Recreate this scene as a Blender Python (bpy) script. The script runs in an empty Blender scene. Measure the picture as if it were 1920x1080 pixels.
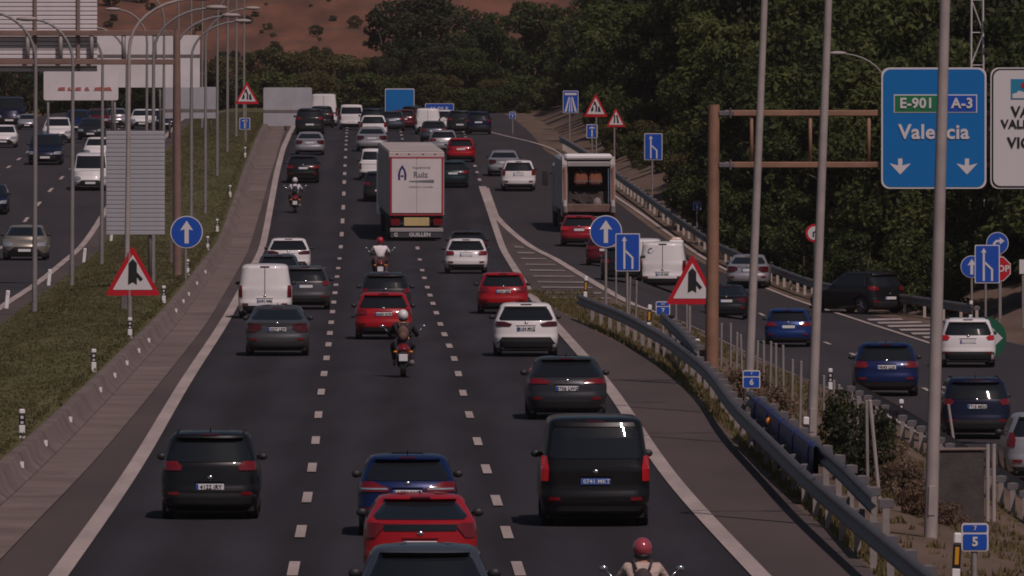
import bpy, math, random
import numpy as np
from mathutils import Vector, Matrix
random.seed(7); rng = np.random.default_rng(11)
scene = bpy.context.scene
COL = scene.collection
rad = math.radians

# ------------------------------------------------------------------ camera
F = 20000.0; CAMZ = 7.5; PITCH = math.atan((540 - 157) / F)
cam_d = bpy.data.cameras.new('camera'); cam = bpy.data.objects.new('camera', cam_d); COL.objects.link(cam)
cam_d.sensor_width = 36; cam_d.lens = F * 36 / 1920; cam_d.clip_start = 1; cam_d.clip_end = 8000
cam.location = (0, 0, CAMZ); cam.rotation_euler = (rad(90) - PITCH, 0, 0)
scene.camera = cam
# ------------------------------------------------------------------ sky, sun, exposure
SUN_EL, SUN_AZ = 52.0, 26.0            # azimuth measured from behind the camera towards the right
world = bpy.data.worlds.new('World'); scene.world = world; world.use_nodes = True
wn = world.node_tree; bg = wn.nodes['Background']
sky = wn.nodes.new('ShaderNodeTexSky'); sky.sky_type = 'NISHITA'; sky.sun_disc = False
sky.sun_elevation = rad(SUN_EL); sky.sun_rotation = rad(180 - SUN_AZ); sky.dust_density = 1.6
wn.links.new(sky.outputs[0], bg.inputs[0]); bg.inputs[1].default_value = 0.055
sd = bpy.data.lights.new('sun', 'SUN'); sd.energy = 4.9; sd.angle = rad(0.53); sd.color = (1.0, 0.80, 0.79)
sun = bpy.data.objects.new('sun', sd); COL.objects.link(sun)
sv = Vector((math.sin(rad(SUN_AZ)) * math.cos(rad(SUN_EL)), -math.cos(rad(SUN_AZ)) * math.cos(rad(SUN_EL)), math.sin(rad(SUN_EL))))
sun.rotation_euler = sv.to_track_quat('Z', 'Y').to_euler(); sun.location = (60, -60, 90)
vs = scene.view_settings; vs.view_transform = 'Standard'; vs.look = 'None'; vs.gamma = 1; vs.use_curve_mapping = False
vs.exposure = -1.18
scene.cycles.use_denoising = True
scene.cycles.max_bounces = 6
scene.cycles.filter_width = 1.8

# ------------------------------------------------------------------ materials
MATS = {}
def mat(name, col=(.5, .5, .5), rough=.6, metal=0., coat=0., spec=.5, emit=None, es=0., var=0., scale=3., bump=0., bscale=20., col2=None, coords='Object'):
    if name in MATS: return MATS[name]
    m = bpy.data.materials.new(name); m.use_nodes = True; nt = m.node_tree; b = nt.nodes['Principled BSDF']
    b.inputs['Base Color'].default_value = (*col, 1); b.inputs['Roughness'].default_value = rough
    b.inputs['Metallic'].default_value = metal; b.inputs['Specular IOR Level'].default_value = spec
    b.inputs['Coat Weight'].default_value = coat; b.inputs['Coat Roughness'].default_value = .04
    if emit: b.inputs['Emission Color'].default_value = (*emit, 1); b.inputs['Emission Strength'].default_value = es
    if var or col2 or bump:
        tc = nt.nodes.new('ShaderNodeTexCoord')
        if var or col2:
            n = nt.nodes.new('ShaderNodeTexNoise'); n.inputs['Scale'].default_value = scale; n.inputs['Detail'].default_value = 6; n.inputs['Roughness'].default_value = .65
            nt.links.new(tc.outputs[coords], n.inputs['Vector'])
            r = nt.nodes.new('ShaderNodeValToRGB'); r.color_ramp.elements[0].position = .32; r.color_ramp.elements[1].position = .68
            a = col; c = col2 if col2 else tuple(min(1, v * (1 + var)) for v in col)
            if not col2: a = tuple(v * (1 - var) for v in col)
            r.color_ramp.elements[0].color = (*a, 1); r.color_ramp.elements[1].color = (*c, 1)
            nt.links.new(n.outputs['Fac'], r.inputs['Fac']); nt.links.new(r.outputs['Color'], b.inputs['Base Color'])
        if bump:
            n2 = nt.nodes.new('ShaderNodeTexNoise'); n2.inputs['Scale'].default_value = bscale; n2.inputs['Detail'].default_value = 4
            nt.links.new(tc.outputs[coords], n2.inputs['Vector'])
            bp = nt.nodes.new('ShaderNodeBump'); bp.inputs['Strength'].default_value = bump; bp.inputs['Distance'].default_value = .05
            nt.links.new(n2.outputs['Fac'], bp.inputs['Height']); nt.links.new(bp.outputs['Normal'], b.inputs['Normal'])
    MATS[name] = m; return m

def paint(name, col, metal=.0):
    return mat('paint_' + name, col, rough=.34, metal=metal, coat=.40, spec=.22, var=.10, scale=.6)
M = {}
M['glass'] = mat('window_glass', (.012, .015, .018), rough=.03, spec=.6)
M['blackplastic'] = mat('black_plastic', (.022, .022, .024), rough=.55)
M['under'] = mat('underbody', (.012, .012, .012), rough=.9)
M['tyre'] = mat('tyre_rubber', (.018, .018, .018), rough=.85)
M['rim'] = mat('rim_metal', (.35, .35, .36), rough=.35, metal=.8)
M['lampred'] = mat('tail_lamp_red', (.16, .008, .012), rough=.12, coat=.6)
M['lampdark'] = mat('tail_lamp_dark', (.07, .006, .010), rough=.12, coat=.6)
M['lamplit'] = mat('tail_lamp_lit', (.28, .008, .012), rough=.12, coat=.5, emit=(1, .03, .04), es=.22)
M['headlamp'] = mat('headlamp_clear', (.62, .62, .64), rough=.08, metal=.6, coat=1)
M['plate'] = mat('plate_white', (.72, .72, .72), rough=.4)
M['plateblue'] = mat('plate_blue', (.05, .12, .42), rough=.4)
M['plateyellow'] = mat('plate_yellow', (.55, .43, .20), rough=.5, var=.1, scale=4)
M['ink'] = mat('plate_ink', (.02, .02, .02), rough=.5)
M['white'] = mat('white_paint', (.78, .77, .76), rough=.5)
M['chrome'] = mat('chrome', (.75, .75, .76), rough=.12, metal=1.)
M['galv'] = mat('galvanised_steel', (.125, .118, .125), rough=.55, metal=.1, var=.2, scale=1.5)
M['galvpost'] = mat('galvanised_post', (.26, .235, .22), rough=.6, metal=.1, var=.2, scale=2)
M['polegrey'] = mat('lamp_post_grey', (.25, .235, .23), rough=.55, metal=.15, var=.15, scale=.7)
M['polepale'] = mat('lamp_post_pale', (.34, .30, .28), rough=.6, var=.2, scale=1.2)
M['rust2'] = mat('faded_brown_steel', (.20, .125, .10), rough=.7, var=.25, scale=1.1)
M['rust'] = mat('brown_gantry_steel', (.25, .135, .085), rough=.65, var=.22, scale=1.3)
M['signblue'] = mat('sign_blue', (.008, .075, .42), rough=.42)
M['signblue2'] = mat('sign_light_blue', (.002, .150, .44), rough=.42, var=.06, scale=.5)
M['signgreen'] = mat('sign_green', (.01, .17, .06), rough=.45)
M['signred'] = mat('sign_red', (.46, .008, .02), rough=.42)
M['signwhite'] = mat('sign_white', (.62, .60, .60), rough=.45)
M['signback'] = mat('sign_back_aluminium', (.42, .42, .45), rough=.5, metal=.2, var=.12, scale=.8)
M['panelwhite'] = mat('panel_back_white', (.66, .62, .63), rough=.6, var=.1, scale=.6)
M['signblack'] = mat('sign_black', (.012, .012, .014), rough=.5)
M['yellow'] = mat('reflector_yellow', (.62, .30, .02), rough=.4)
M['orange'] = mat('amber_lens', (.85, .28, .03), rough=.3)
M['concrete'] = mat('barrier_concrete', (.165, .128, .112), rough=.9, var=.32, scale=.8, bump=.3, bscale=6)
M['concrete2'] = mat('dark_concrete', (.15, .13, .125), rough=.9, var=.3, scale=1.5, bump=.3, bscale=8)
M['gutter'] = mat('gutter_concrete', (.170, .130, .112), rough=.9, var=.30, scale=.35)
M['steelblue'] = mat('blue_painted_rail', (.018, .032, .15), rough=.5, var=.2, scale=2)

# ------------------------------------------------------------------ mesh helpers
def mesh(name, v, f, mats=(), smooth=False, fm=None, sharp=None):
    m = bpy.data.meshes.new(name); m.from_pydata([tuple(map(float, p)) for p in v], [], f)
    for x in mats: m.materials.append(x)
    if fm: m.polygons.foreach_set('material_index', fm)
    if smooth:
        m.polygons.foreach_set('use_smooth', [True] * len(m.polygons))
        if sharp:
            try: m.set_sharp_from_angle(angle=rad(sharp))
            except Exception: pass
    m.update(); return m
def link(name, data, parent=None, loc=None, rot=None, scale=None, material=None):
    o = bpy.data.objects.new(name, data); COL.objects.link(o)
    if parent is not None: o.parent = parent
    if loc is not None: o.location = loc
    if rot is not None: o.rotation_euler = rot
    if scale is not None: o.scale = scale if hasattr(scale, '__len__') else (scale,) * 3
    if material is not None and data is not None:
        if len(data.materials) == 0: data.materials.append(material)
        elif data.materials[0] != material:
            o.material_slots[0].link = 'OBJECT'; o.material_slots[0].material = material
    return o
def obj(name, vf, material, parent=None, smooth=False, sharp=None, **k):
    m = mesh(name, vf[0], vf[1], [material], smooth, sharp=sharp); return link(name, m, parent, **k)
def tag(o, label, cat, group=None, kind=None):
    if label: o['label'] = label
    if cat: o['category'] = cat
    if group: o['group'] = group
    if kind: o['kind'] = kind
    return o
def thing(name, label, cat, loc=(0, 0, 0), rz=0, group=None):
    o = link(name, None, None, loc, (0, 0, rz)); return tag(o, label, cat, group)
def join(*vfs):
    V = []; Fc = []
    for v, f in vfs:
        b = len(V); V += [tuple(p) for p in v]; Fc += [tuple(i + b for i in q) for q in f]
    return V, Fc
def shift(vf, d): return [(p[0] + d[0], p[1] + d[1], p[2] + d[2]) for p in vf[0]], vf[1]
BOXF = [(0, 3, 2, 1), (4, 5, 6, 7), (0, 1, 5, 4), (1, 2, 6, 5), (2, 3, 7, 6), (3, 0, 4, 7)]
def box(x0, x1, y0, y1, z0, z1):
    return [(x0, y0, z0), (x1, y0, z0), (x1, y1, z0), (x0, y1, z0), (x0, y0, z1), (x1, y0, z1), (x1, y1, z1), (x0, y1, z1)], list(BOXF)
def bbox(x0, x1, y0, y1, z0, z1, b=.02):
    """box with chamfered edges"""
    v = []; f = []
    xs = (x0, x0 + b, x1 - b, x1); 
    rings = []
    for z, e in ((z0, b), (z0 + b, 0), (z1 - b, 0), (z1, b)):
        r = [(x0 + b + (e if e else 0) * 0, y0 + e, z), (x1 - b, y0 + e, z), (x1 - e, y0 + b, z), (x1 - e, y1 - b, z), (x1 - b, y1 - e, z), (x0 + b, y1 - e, z), (x0 + e, y1 - b, z), (x0 + e, y0 + b, z)]
        rings.append(r)
    for r in rings: v += r
    for k in range(3):
        for i in range(8): f.append((k * 8 + i, k * 8 + (i + 1) % 8, k * 8 + 8 + (i + 1) % 8, k * 8 + 8 + i))
    f.append(tuple(range(7, -1, -1))); f.append(tuple(range(24, 32)))
    return v, f
def tube(pts, radii, n=10, caps=True):
    pts = [Vector(p) for p in pts]
    if not hasattr(radii, '__len__'): radii = [radii] * len(pts)
    v = []; f = []; up = None
    for i, p in enumerate(pts):
        d = (pts[min(i + 1, len(pts) - 1)] - pts[max(i - 1, 0)]).normalized()
        if up is None:
            up = Vector((0, 0, 1)) if abs(d.z) < .9 else Vector((0, 1, 0))
        a = d.cross(up).normalized(); b = a.cross(d).normalized(); up = b
        for k in range(n):
            t = 2 * math.pi * k / n; q = p + a * (math.cos(t) * radii[i]) + b * (math.sin(t) * radii[i]); v.append(tuple(q))
    for i in range(len(pts) - 1):
        for k in range(n): f.append((i * n + k, i * n + (k + 1) % n, (i + 1) * n + (k + 1) % n, (i + 1) * n + k))
    if caps: f.append(tuple(range(n - 1, -1, -1))); f.append(tuple((len(pts) - 1) * n + k for k in range(n)))
    return v, f
def cyl(axis, c, r, h0, h1, n=20, r2=None):
    d = {'x': (1, 0, 0), 'y': (0, 1, 0), 'z': (0, 0, 1)}[axis]; r2 = r if r2 is None else r2
    return tube([(c[0] + d[0] * h0, c[1] + d[1] * h0, c[2] + d[2] * h0), (c[0] + d[0] * h1, c[1] + d[1] * h1, c[2] + d[2] * h1)], [r, r2], n)
def ellipsoid(c, r, nu=14, nv=9):
    v = [(c[0], c[1], c[2] - r[2])]; f = []
    for j in range(1, nv):
        t = math.pi * j / nv - math.pi / 2
        for i in range(nu):
            p = 2 * math.pi * i / nu; v.append((c[0] + r[0] * math.cos(t) * math.cos(p), c[1] + r[1] * math.cos(t) * math.sin(p), c[2] + r[2] * math.sin(t)))
    v.append((c[0], c[1], c[2] + r[2])); e = len(v) - 1
    for i in range(nu): f.append((0, 1 + (i + 1) % nu, 1 + i)); f.append((e, 1 + (nv - 2) * nu + i, 1 + (nv - 2) * nu + (i + 1) % nu))
    for j in range(nv - 2):
        for i in range(nu): f.append((1 + j * nu + i, 1 + j * nu + (i + 1) % nu, 1 + (j + 1) * nu + (i + 1) % nu, 1 + (j + 1) * nu + i))
    return v, f
def slab(poly, y0, y1):
    """polygon in (x,z), front face at y0 (towards -y), back at y1"""
    n = len(poly); v = [(x, y0, z) for x, z in poly] + [(x, y1, z) for x, z in poly]
    ar = sum(poly[i][0] * poly[(i + 1) % n][1] - poly[(i + 1) % n][0] * poly[i][1] for i in range(n))
    o = list(range(n)) if ar > 0 else list(range(n - 1, -1, -1))
    f = [tuple(o), tuple(n + i for i in reversed(o))]
    for k in range(n):
        a, b = o[k], o[(k + 1) % n]; f.append((b, a, n + a, n + b))
    return v, f
def rrect(w, h, r, cx=0, cz=0, n=5):
    p = []
    for sx, sz, a0 in ((1, 1, 0), (-1, 1, 90), (-1, -1, 180), (1, -1, 270)):
        for k in range(n + 1):
            a = rad(a0 + 90 * k / n); p.append((cx + sx * (w / 2 - r) + r * math.cos(a), cz + sz * (h / 2 - r) + r * math.sin(a)))
    return p
def disc(r, cx=0, cz=0, n=28): return [(cx + r * math.cos(2 * math.pi * k / n), cz + r * math.sin(2 * math.pi * k / n)) for k in range(n)]
def tri(w, h, r, cz=0):
    """triangle point up with rounded corners, base at cz"""
    P = [Vector((-w / 2, cz)), Vector((w / 2, cz)), Vector((0, cz + h))]; out = []
    for i in range(3):
        a, b, c = P[i - 1], P[i], P[(i + 1) % 3]
        u = (a - b).normalized(); q = (c - b).normalized(); k = r * 1.2
        s, e = b + u * k, b + q * k
        for t in (0, .25, .5, .75, 1): out.append(tuple(s * (1 - t) ** 2 + b * 2 * t * (1 - t) * .9 + b * 2 * t * (1 - t) * .1 + e * t * t))
    return out
def text_mesh(s, size, align='CENTER', bold=.02, ext=.004):
    c = bpy.data.curves.new('lettering', 'FONT'); c.body = s; c.size = size; c.align_x = align; c.align_y = 'CENTER'
    c.offset = bold * size; c.extrude = ext; c.resolution_u = 3; c.space_character = 1.05
    o = bpy.data.objects.new('tmp', c); COL.objects.link(o)
    dg = bpy.context.evaluated_depsgraph_get(); m = bpy.data.meshes.new_from_object(o.evaluated_get(dg)); bpy.data.objects.remove(o); bpy.data.curves.remove(c)
    m.name = 'lettering'; m.materials.clear(); return m
TXT = {}
def text(s, size, material, parent, loc, align='CENTER', bold=.02, rot=(rad(90), 0, 0)):
    k = (s, size, align, bold)
    if k not in TXT: TXT[k] = text_mesh(s, size, align, bold)
    m = TXT[k]
    if len(m.materials) == 0: m.materials.append(material)
    elif m.materials[0] != material: m = m.copy(); m.materials[0] = material
    return link('lettering', m, parent, loc, rot)

# ------------------------------------------------------------------ terrain heights and picture-to-ground lookup
_Y = np.array([0, 440, 470, 484, 502, 528, 562, 617, 683, 753, 823, 880, 940, 1000, 1100, 1400, 3000.])
_Z = np.array([0, 0, .02, .12, .6, 1.55, 2.62, 3.68, 4.33, 4.76, 5.05, 5.1, 4.9, 4.5, 4.0, 4, 4.])
_g = np.arange(0, 3000, 2.); _z = np.interp(_g, _Y, _Z)
_k = np.exp(-.5 * (np.arange(-15, 16) * 2 / 9.) ** 2); _k /= _k.sum(); _z = np.convolve(np.pad(_z, 15, mode='edge'), _k, 'valid')
def zm(Y): return np.interp(Y, _g, _z)
def ray(px, py):
    d = np.array([(px - 960) / F, 1.0, -(py - 540) / F]); c, s = math.cos(PITCH), math.sin(PITCH)
    return np.array([d[0], d[1] * c + d[2] * s, -d[1] * s + d[2] * c])
YS = np.arange(90, 1400, .5)
def unproj(px, py, fn):
    d = ray(px, py); t = YS / d[1]; X = d[0] * t; Z = CAMZ + d[2] * t
    g = fn(X, YS); hit = np.nonzero(Z <= g)[0]
    if len(hit) == 0: i = len(YS) - 1; return X[i], YS[i], g[i]
    i = max(hit[0], 1); a = Z[i - 1] - g[i - 1]; b = Z[i] - g[i]; w = a / (a - b) if a != b else 0
    return X[i - 1] + (X[i] - X[i - 1]) * w, YS[i - 1] + .5 * w, g[i - 1] + (g[i] - g[i - 1]) * w
GY = np.arange(60, 1101, 4.)
def line(pts, fn, smooth=14.):
    P = sorted([unproj(x, y, fn)[:2][::-1] for x, y in pts]); ys = np.array([p[0] for p in P]); xs = np.array([p[1] for p in P])
    s0 = (xs[2] - xs[0]) / (ys[2] - ys[0]); s1 = (xs[-1] - xs[-3]) / (ys[-1] - ys[-3])
    ys = np.concatenate([[ys[0] - 200], ys, [ys[-1] + 500]]); xs = np.concatenate([[xs[0] - 200 * s0], xs, [xs[-1] + 500 * s1]])
    g = np.arange(0, 1500, 2.); v = np.interp(g, ys, xs); n = int(smooth * 1.5)
    k = np.exp(-.5 * (np.arange(-n, n + 1) * 2 / smooth) ** 2); k /= k.sum(); v = np.convolve(np.pad(v, n, mode='edge'), k, 'valid')
    return lambda Y: np.interp(Y, g, v)
def g_flat(X, Y): return zm(Y) + 0 * X
sm = lambda t: (lambda u: u * u * (3 - 2 * u))(np.clip(t, 0, 1))
X_right = line([(1425, 1080), (1370, 1020), (1290, 940), (1235, 870), (1195, 805), (1150, 735), (1100, 675), (1060, 630), (1025, 592), (1000, 560), (975, 520), (955, 487), (935, 440), (918, 395), (903, 352), (892, 318), (884, 290), (876, 265)], g_flat)
X_left = line([(110, 1080), (180, 985), (253, 880), (345, 720), (415, 615), (447, 558), (477.5, 495), (501, 420), (509, 380), (518, 330), (530, 282), (545, 248), (554, 230), (560, 215)], g_flat)
X_d1 = line([(548, 1080), (564, 1000), (576, 940), (586, 881), (592, 829), (597, 779), (601, 738), (613, 672), (621, 605), (628, 550), (634, 504), (640.5, 440), (644, 390), (645.5, 342), (647, 310), (648.5, 281), (650, 250), (652, 230)], g_flat)
X_d2 = line([(976, 1080), (950, 1000), (932, 940), (911, 881), (895, 829), (881, 779), (866, 738), (855, 674), (832, 628), (818, 587), (801, 540), (791, 507), (783.5, 466), (778, 430), (771, 380), (765, 330), (758, 280), (752, 250)], g_flat)
X_wall = line([(0, 987), (111, 884), (200, 787), (275, 702), (355, 609), (415, 517), (450, 446), (474, 378), (500, 298), (514, 255), (526, 232)], g_flat)
X_l2 = line([(0, 577), (71, 532), (139, 473), (193, 402), (235, 345), (272, 300), (300, 268), (318, 249), (332, 232)], g_flat)     # edge line of the far carriageway
X_l2k = line([(0, 592), (80, 545), (148, 497), (194, 452), (240, 388), (290, 315), (315, 275), (330, 250), (345, 230)], g_flat)
_w0 = X_wall
def X_wall(Y): return _w0(Y) - .42
_k2 = X_l2k
def X_l2k(Y): return np.maximum(_k2(Y), X_l2(Y) + .7)
def drop(X, Y):
    e = X_right(Y); return -1.6 * sm((X - e - 3.0) / 5.5) * (1 - sm((Y - 400) / 130.))
def g0(X, Y): return zm(Y) + drop(X, Y)
_s = [(1045, 279), (1100, 312), (1160, 357), (1200, 386), (1250, 425), (1300, 456), (1350, 492), (1400, 513), (1440, 528), (1500, 553), (1545, 570), (1700, 592), (1830, 612), (1930, 640)]
X_serv = line(_s, g0, 8.)                 # guard rail line on the far side of the slip road
_xs = X_serv
def X_serv(Y): return np.maximum(_xs(Y), X_right(Y) + 5.2)
def bank(X, Y):
    a = X_l2k(Y); b = X_wall(Y) - .45
    med = .40 * sm((X - a) / np.maximum(.45 * (b - a), .5)) * (X < b)
    t = X - (X_serv(Y) + 1.2); right = np.minimum(np.maximum(t, 0) * .22, 5.0)
    l = (X_l2(Y) - 12.5) - X; left = np.minimum(np.maximum(l - 1, 0) * .1, 3.)
    return med + right + left
def gz(X, Y): return g0(X, Y) + bank(X, Y)
def at(px, py): return Vector(unproj(px, py, gz))
def spx(Y): return F / Y
def heading(Y, fn=None):
    fn = fn or X_d1; return math.atan2(float(fn(Y + 8) - fn(Y - 8)), 16.)
# ------------------------------------------------------------------ ground, roads, markings
def surf_mat(name, c1, c2, c3, s1, s2, rough=.92, bump=.25):
    """two scales of noise over world coordinates, stretched along the traffic direction for wheel tracks and stains"""
    m = bpy.data.materials.new(name); m.use_nodes = True; nt = m.node_tree; b = nt.nodes['Principled BSDF']; b.inputs['Roughness'].default_value = rough
    b.inputs['Specular IOR Level'].default_value = .25
    tc = nt.nodes.new('ShaderNodeTexCoord'); mp = nt.nodes.new('ShaderNodeMapping'); nt.links.new(tc.outputs['Object'], mp.inputs[0])
    mp.inputs['Scale'].default_value = (1, .12, 1); mp.inputs['Rotation'].default_value = (0, 0, .0145)
    n1 = nt.nodes.new('ShaderNodeTexNoise'); n1.inputs['Scale'].default_value = s1; n1.inputs['Detail'].default_value = 5; nt.links.new(mp.outputs[0], n1.inputs['Vector'])
    n2 = nt.nodes.new('ShaderNodeTexNoise'); n2.inputs['Scale'].default_value = s2; n2.inputs['Detail'].default_value = 4; nt.links.new(tc.outputs['Object'], n2.inputs['Vector'])
    r1 = nt.nodes.new('ShaderNodeValToRGB'); r1.color_ramp.elements[0].color = (*c1, 1); r1.color_ramp.elements[1].color = (*c2, 1)
    r1.color_ramp.elements[0].position = .34; r1.color_ramp.elements[1].position = .66; nt.links.new(n1.outputs['Fac'], r1.inputs['Fac'])
    r2 = nt.nodes.new('ShaderNodeValToRGB'); r2.color_ramp.elements[0].position = .52; r2.color_ramp.elements[1].position = .75
    r2.color_ramp.elements[0].color = (0, 0, 0, 1); r2.color_ramp.elements[1].color = (.8, .8, .8, 1); nt.links.new(n2.outputs['Fac'], r2.inputs['Fac'])
    mx = nt.nodes.new('ShaderNodeMixRGB'); nt.links.new(r2.outputs['Color'], mx.inputs['Fac']); nt.links.new(r1.outputs['Color'], mx.inputs['Color1']); mx.inputs['Color2'].default_value = (*c3, 1)
    nt.links.new(mx.outputs['Color'], b.inputs['Base Color'])
    bp = nt.nodes.new('ShaderNodeBump'); bp.inputs['Strength'].default_value = bump; bp.inputs['Distance'].default_value = .02; nt.links.new(n2.outputs['Fac'], bp.inputs['Height']); nt.links.new(bp.outputs['Normal'], b.inputs['Normal'])
    MATS[name] = m; return m
M['asphalt'] = surf_mat('asphalt', (.023, .021, .0255), (.034, .031, .036), (.028, .025, .030), .55, 1.7)
def tracks(m, n, amp):
    """worn wheel tracks: paler bands along the lanes, broken up by noise"""
    nt = m.node_tree; b = nt.nodes['Principled BSDF']; src = b.inputs['Base Color'].links[0].from_socket
    uv = nt.nodes.new('ShaderNodeUVMap'); uv.uv_map = 'across'; sx = nt.nodes.new('ShaderNodeSeparateXYZ'); nt.links.new(uv.outputs[0], sx.inputs[0])
    def mth(op, a, b_): 
        q = nt.nodes.new('ShaderNodeMath'); q.operation = op
        for i, x in enumerate((a, b_)):
            if x is None: continue
            if isinstance(x, (int, float)): q.inputs[i].default_value = x
            else: nt.links.new(x, q.inputs[i])
        return q.outputs[0]
    c = mth('COSINE', mth('MULTIPLY', sx.outputs[0], 2 * math.pi * n), None); c = mth('MULTIPLY', c, -1.)
    tc = nt.nodes.new('ShaderNodeTexCoord'); mp = nt.nodes.new('ShaderNodeMapping'); mp.inputs['Scale'].default_value = (1.6, .05, 1); nt.links.new(tc.outputs['Object'], mp.inputs[0])
    nz = nt.nodes.new('ShaderNodeTexNoise'); nz.inputs['Scale'].default_value = 1.; nz.inputs['Detail'].default_value = 5; nt.links.new(mp.outputs[0], nz.inputs['Vector'])
    k = mth('ADD', mth('MULTIPLY', c, amp), mth('ADD', mth('MULTIPLY', nz.outputs['Fac'], .7), .65))
    mx = nt.nodes.new('ShaderNodeVectorMath'); mx.operation = 'SCALE'; nt.links.new(src, mx.inputs[0]); nt.links.new(k, mx.inputs['Scale']); nt.links.new(mx.outputs[0], b.inputs['Base Color'])
tracks(M['asphalt'], 6, .17)
M['asphalt2'] = surf_mat('slip_road_asphalt', (.035, .032, .035), (.048, .043, .047), (.041, .037, .041), .5, 1.6)
M['shoulder'] = surf_mat('shoulder_asphalt', (.076, .059, .056), (.102, .079, .074), (.085, .066, .062), .4, 1.1)
M['grass'] = surf_mat('dry_grass_ground', (.078, .080, .030), (.112, .104, .042), (.140, .112, .054), .25, .35, bump=.6)
M['dirt'] = surf_mat('dry_dirt', (.115, .078, .056), (.165, .118, .088), (.10, .082, .045), .6, .5, bump=.6)
M['paintline'] = surf_mat('road_paint', (.34, .29, .265), (.46, .39, .36), (.27, .23, .21), 1.2, 6., bump=.05)
M['wornpaint'] = surf_mat('worn_road_paint', (.20, .175, .165), (.31, .265, .245), (.13, .112, .108), 1.6, 5., bump=.05)
M['redsoil'] = surf_mat('red_soil', (.095, .046, .028), (.205, .090, .054), (.085, .062, .036), .22, .10, bump=.4)

def strip(name, fa, fb, y0, y1, dz, material, n=3, parent=None, zfn=None, dy=4.):
    ys = np.arange(y0, y1 + dy * .5, dy); v = []; f = []
    zfn = zfn or gz
    for y in ys:
        a, b = float(fa(y)), float(fb(y))
        for k in range(n + 1):
            x = a + (b - a) * k / n; v.append((x, y, float(zfn(np.array(x), y)) + dz))
    for i in range(len(ys) - 1):
        for k in range(n): q = i * (n + 1) + k; f.append((q, q + 1, q + n + 2, q + n + 1))
    o = obj(name, (v, f), material, parent, smooth=True); uv = o.data.uv_layers.new(name='across'); u = np.array([(k / n) for _ in ys for k in range(n + 1)])
    li = np.empty(len(o.data.loops), dtype=np.int32); o.data.loops.foreach_get('vertex_index', li); yy = np.array([q[1] for q in v]) * .01; uv.data.foreach_set('uv', np.stack([u[li], yy[li]], 1).ravel())
    return o
def off(fn, d): return lambda Y: fn(Y) + d
ST = dict(label=None, cat=None, kind='structure')
# ground sheet, well below the paving, out to the hills
def hill(X, Y):
    t = np.clip((Y - 960) / 900., 0, 1); z = sm(t) * 62 + np.sin(X * .02 + 1) * 1.5 * t + np.sin(X * .055 + Y * .01) * .8 * t
    return z
def behind(X, Y): return sm((-Y - 60) / 520.) * (85 + 10 * np.sin(X * .012) + 6 * np.sin(X * .031 + Y * .01))  # unseen hill added behind the camera, hides the bright horizon from car reflections
def gfull(X, Y): return np.where(Y < 940, gz(X, Y), gz(X, 940.) + hill(X, Y)) + behind(X, Y)
gx = np.concatenate([np.arange(-400, -60, 20), np.arange(-60, 70, 2.5), np.arange(70, 401, 20)]); gy = np.concatenate([np.arange(-900, 20, 20), np.arange(20, 960, 6), np.arange(960, 2600, 20)])
XX, YY = np.meshgrid(gx, gy); ZZ = gfull(XX, YY)
near = YY < 940
inroad = near & (XX > X_l2(YY) - 14) & (XX < X_serv(YY) + 2.5)
ZZ = np.where(inroad, ZZ - .5, ZZ) - .02
v = np.stack([XX.ravel(), YY.ravel(), ZZ.ravel()], 1).tolist(); nx = len(gx)
fa = []; fm = []
for i in range(len(gy) - 1):
    for k in range(nx - 1):
        fa.append((i * nx + k, i * nx + k + 1, (i + 1) * nx + k + 1, (i + 1) * nx + k)); fm.append(1 if gy[i] > 930 else 0)
gm = mesh('ground', v, fa, [M['dirt'], M['redsoil']], True, fm); tag(link('ground', gm), None, None, kind='structure')

Y0, Y1 = 80, 900
y_gore = float(unproj(1080, 556, g_flat)[1])
X_servl = line([(905, 356), (930, 404), (960, 432), (1000, 462), (1040, 482), (1090, 513), (1140, 543), (1180, 566), (1215, 584), (1330, 632), (1440, 678), (1530, 716), (1640, 772), (1740, 828), (1850, 892), (1930, 945)], g0, 7.)
X_g1 = line([(1085, 598), (1122, 615), (1170, 632), (1215, 666), (1247, 676), (1265, 699), (1305, 727), (1340, 763), (1365, 816), (1400, 851), (1425, 877), (1460, 912), (1500, 963), (1570, 1024), (1652, 1099)], g0, 9.)
X_sh = line([(1062, 590), (1110, 618), (1170, 648), (1240, 690), (1272, 718), (1322, 768), (1355, 806), (1395, 852), (1440, 895), (1490, 950), (1540, 985), (1590, 1027), (1635, 1072)], g0, 9.)
road = strip('road', X_left, X_right, Y0, Y1, 0, M['asphalt'], 4); tag(road, None, None, kind='structure')
o = strip('hard_shoulder', off(X_wall, .95), X_left, Y0, Y1, -.004, M['shoulder'], 1); tag(o, None, None, kind='structure')
o = strip('gutter', off(X_wall, -.05), off(X_wall, .95), Y0, Y1, .012, M['gutter'], 1); tag(o, None, None, kind='structure')
o = strip('hard_shoulder', X_right, lambda Y: np.where(Y < y_gore, np.maximum(X_sh(Y), X_right(Y) + .3), X_right(Y) + .3), Y0, y_gore + 4, -.004, M['shoulder'], 2); tag(o, None, None, kind='structure')
o = strip('gore_pavement', X_right, lambda Y: np.maximum(X_servl(Y), X_right(Y) + .05), y_gore, 548, -.006, M['shoulder'], 4); tag(o, None, None, kind='structure')
y_sv = 480.
slip = strip('slip_road', lambda Y: np.where(Y > 548, X_right(Y), np.maximum(X_servl(Y), X_right(Y))), lambda Y: X_serv(Y) - .9, 120, Y1, -.010, M['asphalt2'], 8); tag(slip, None, None, kind='structure')
o = strip('paved_verge', lambda Y: X_serv(Y) - .9, lambda Y: X_serv(Y) + .9, 120, Y1, -.02, M['dirt'], 1); tag(o, None, None, kind='structure')
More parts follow.
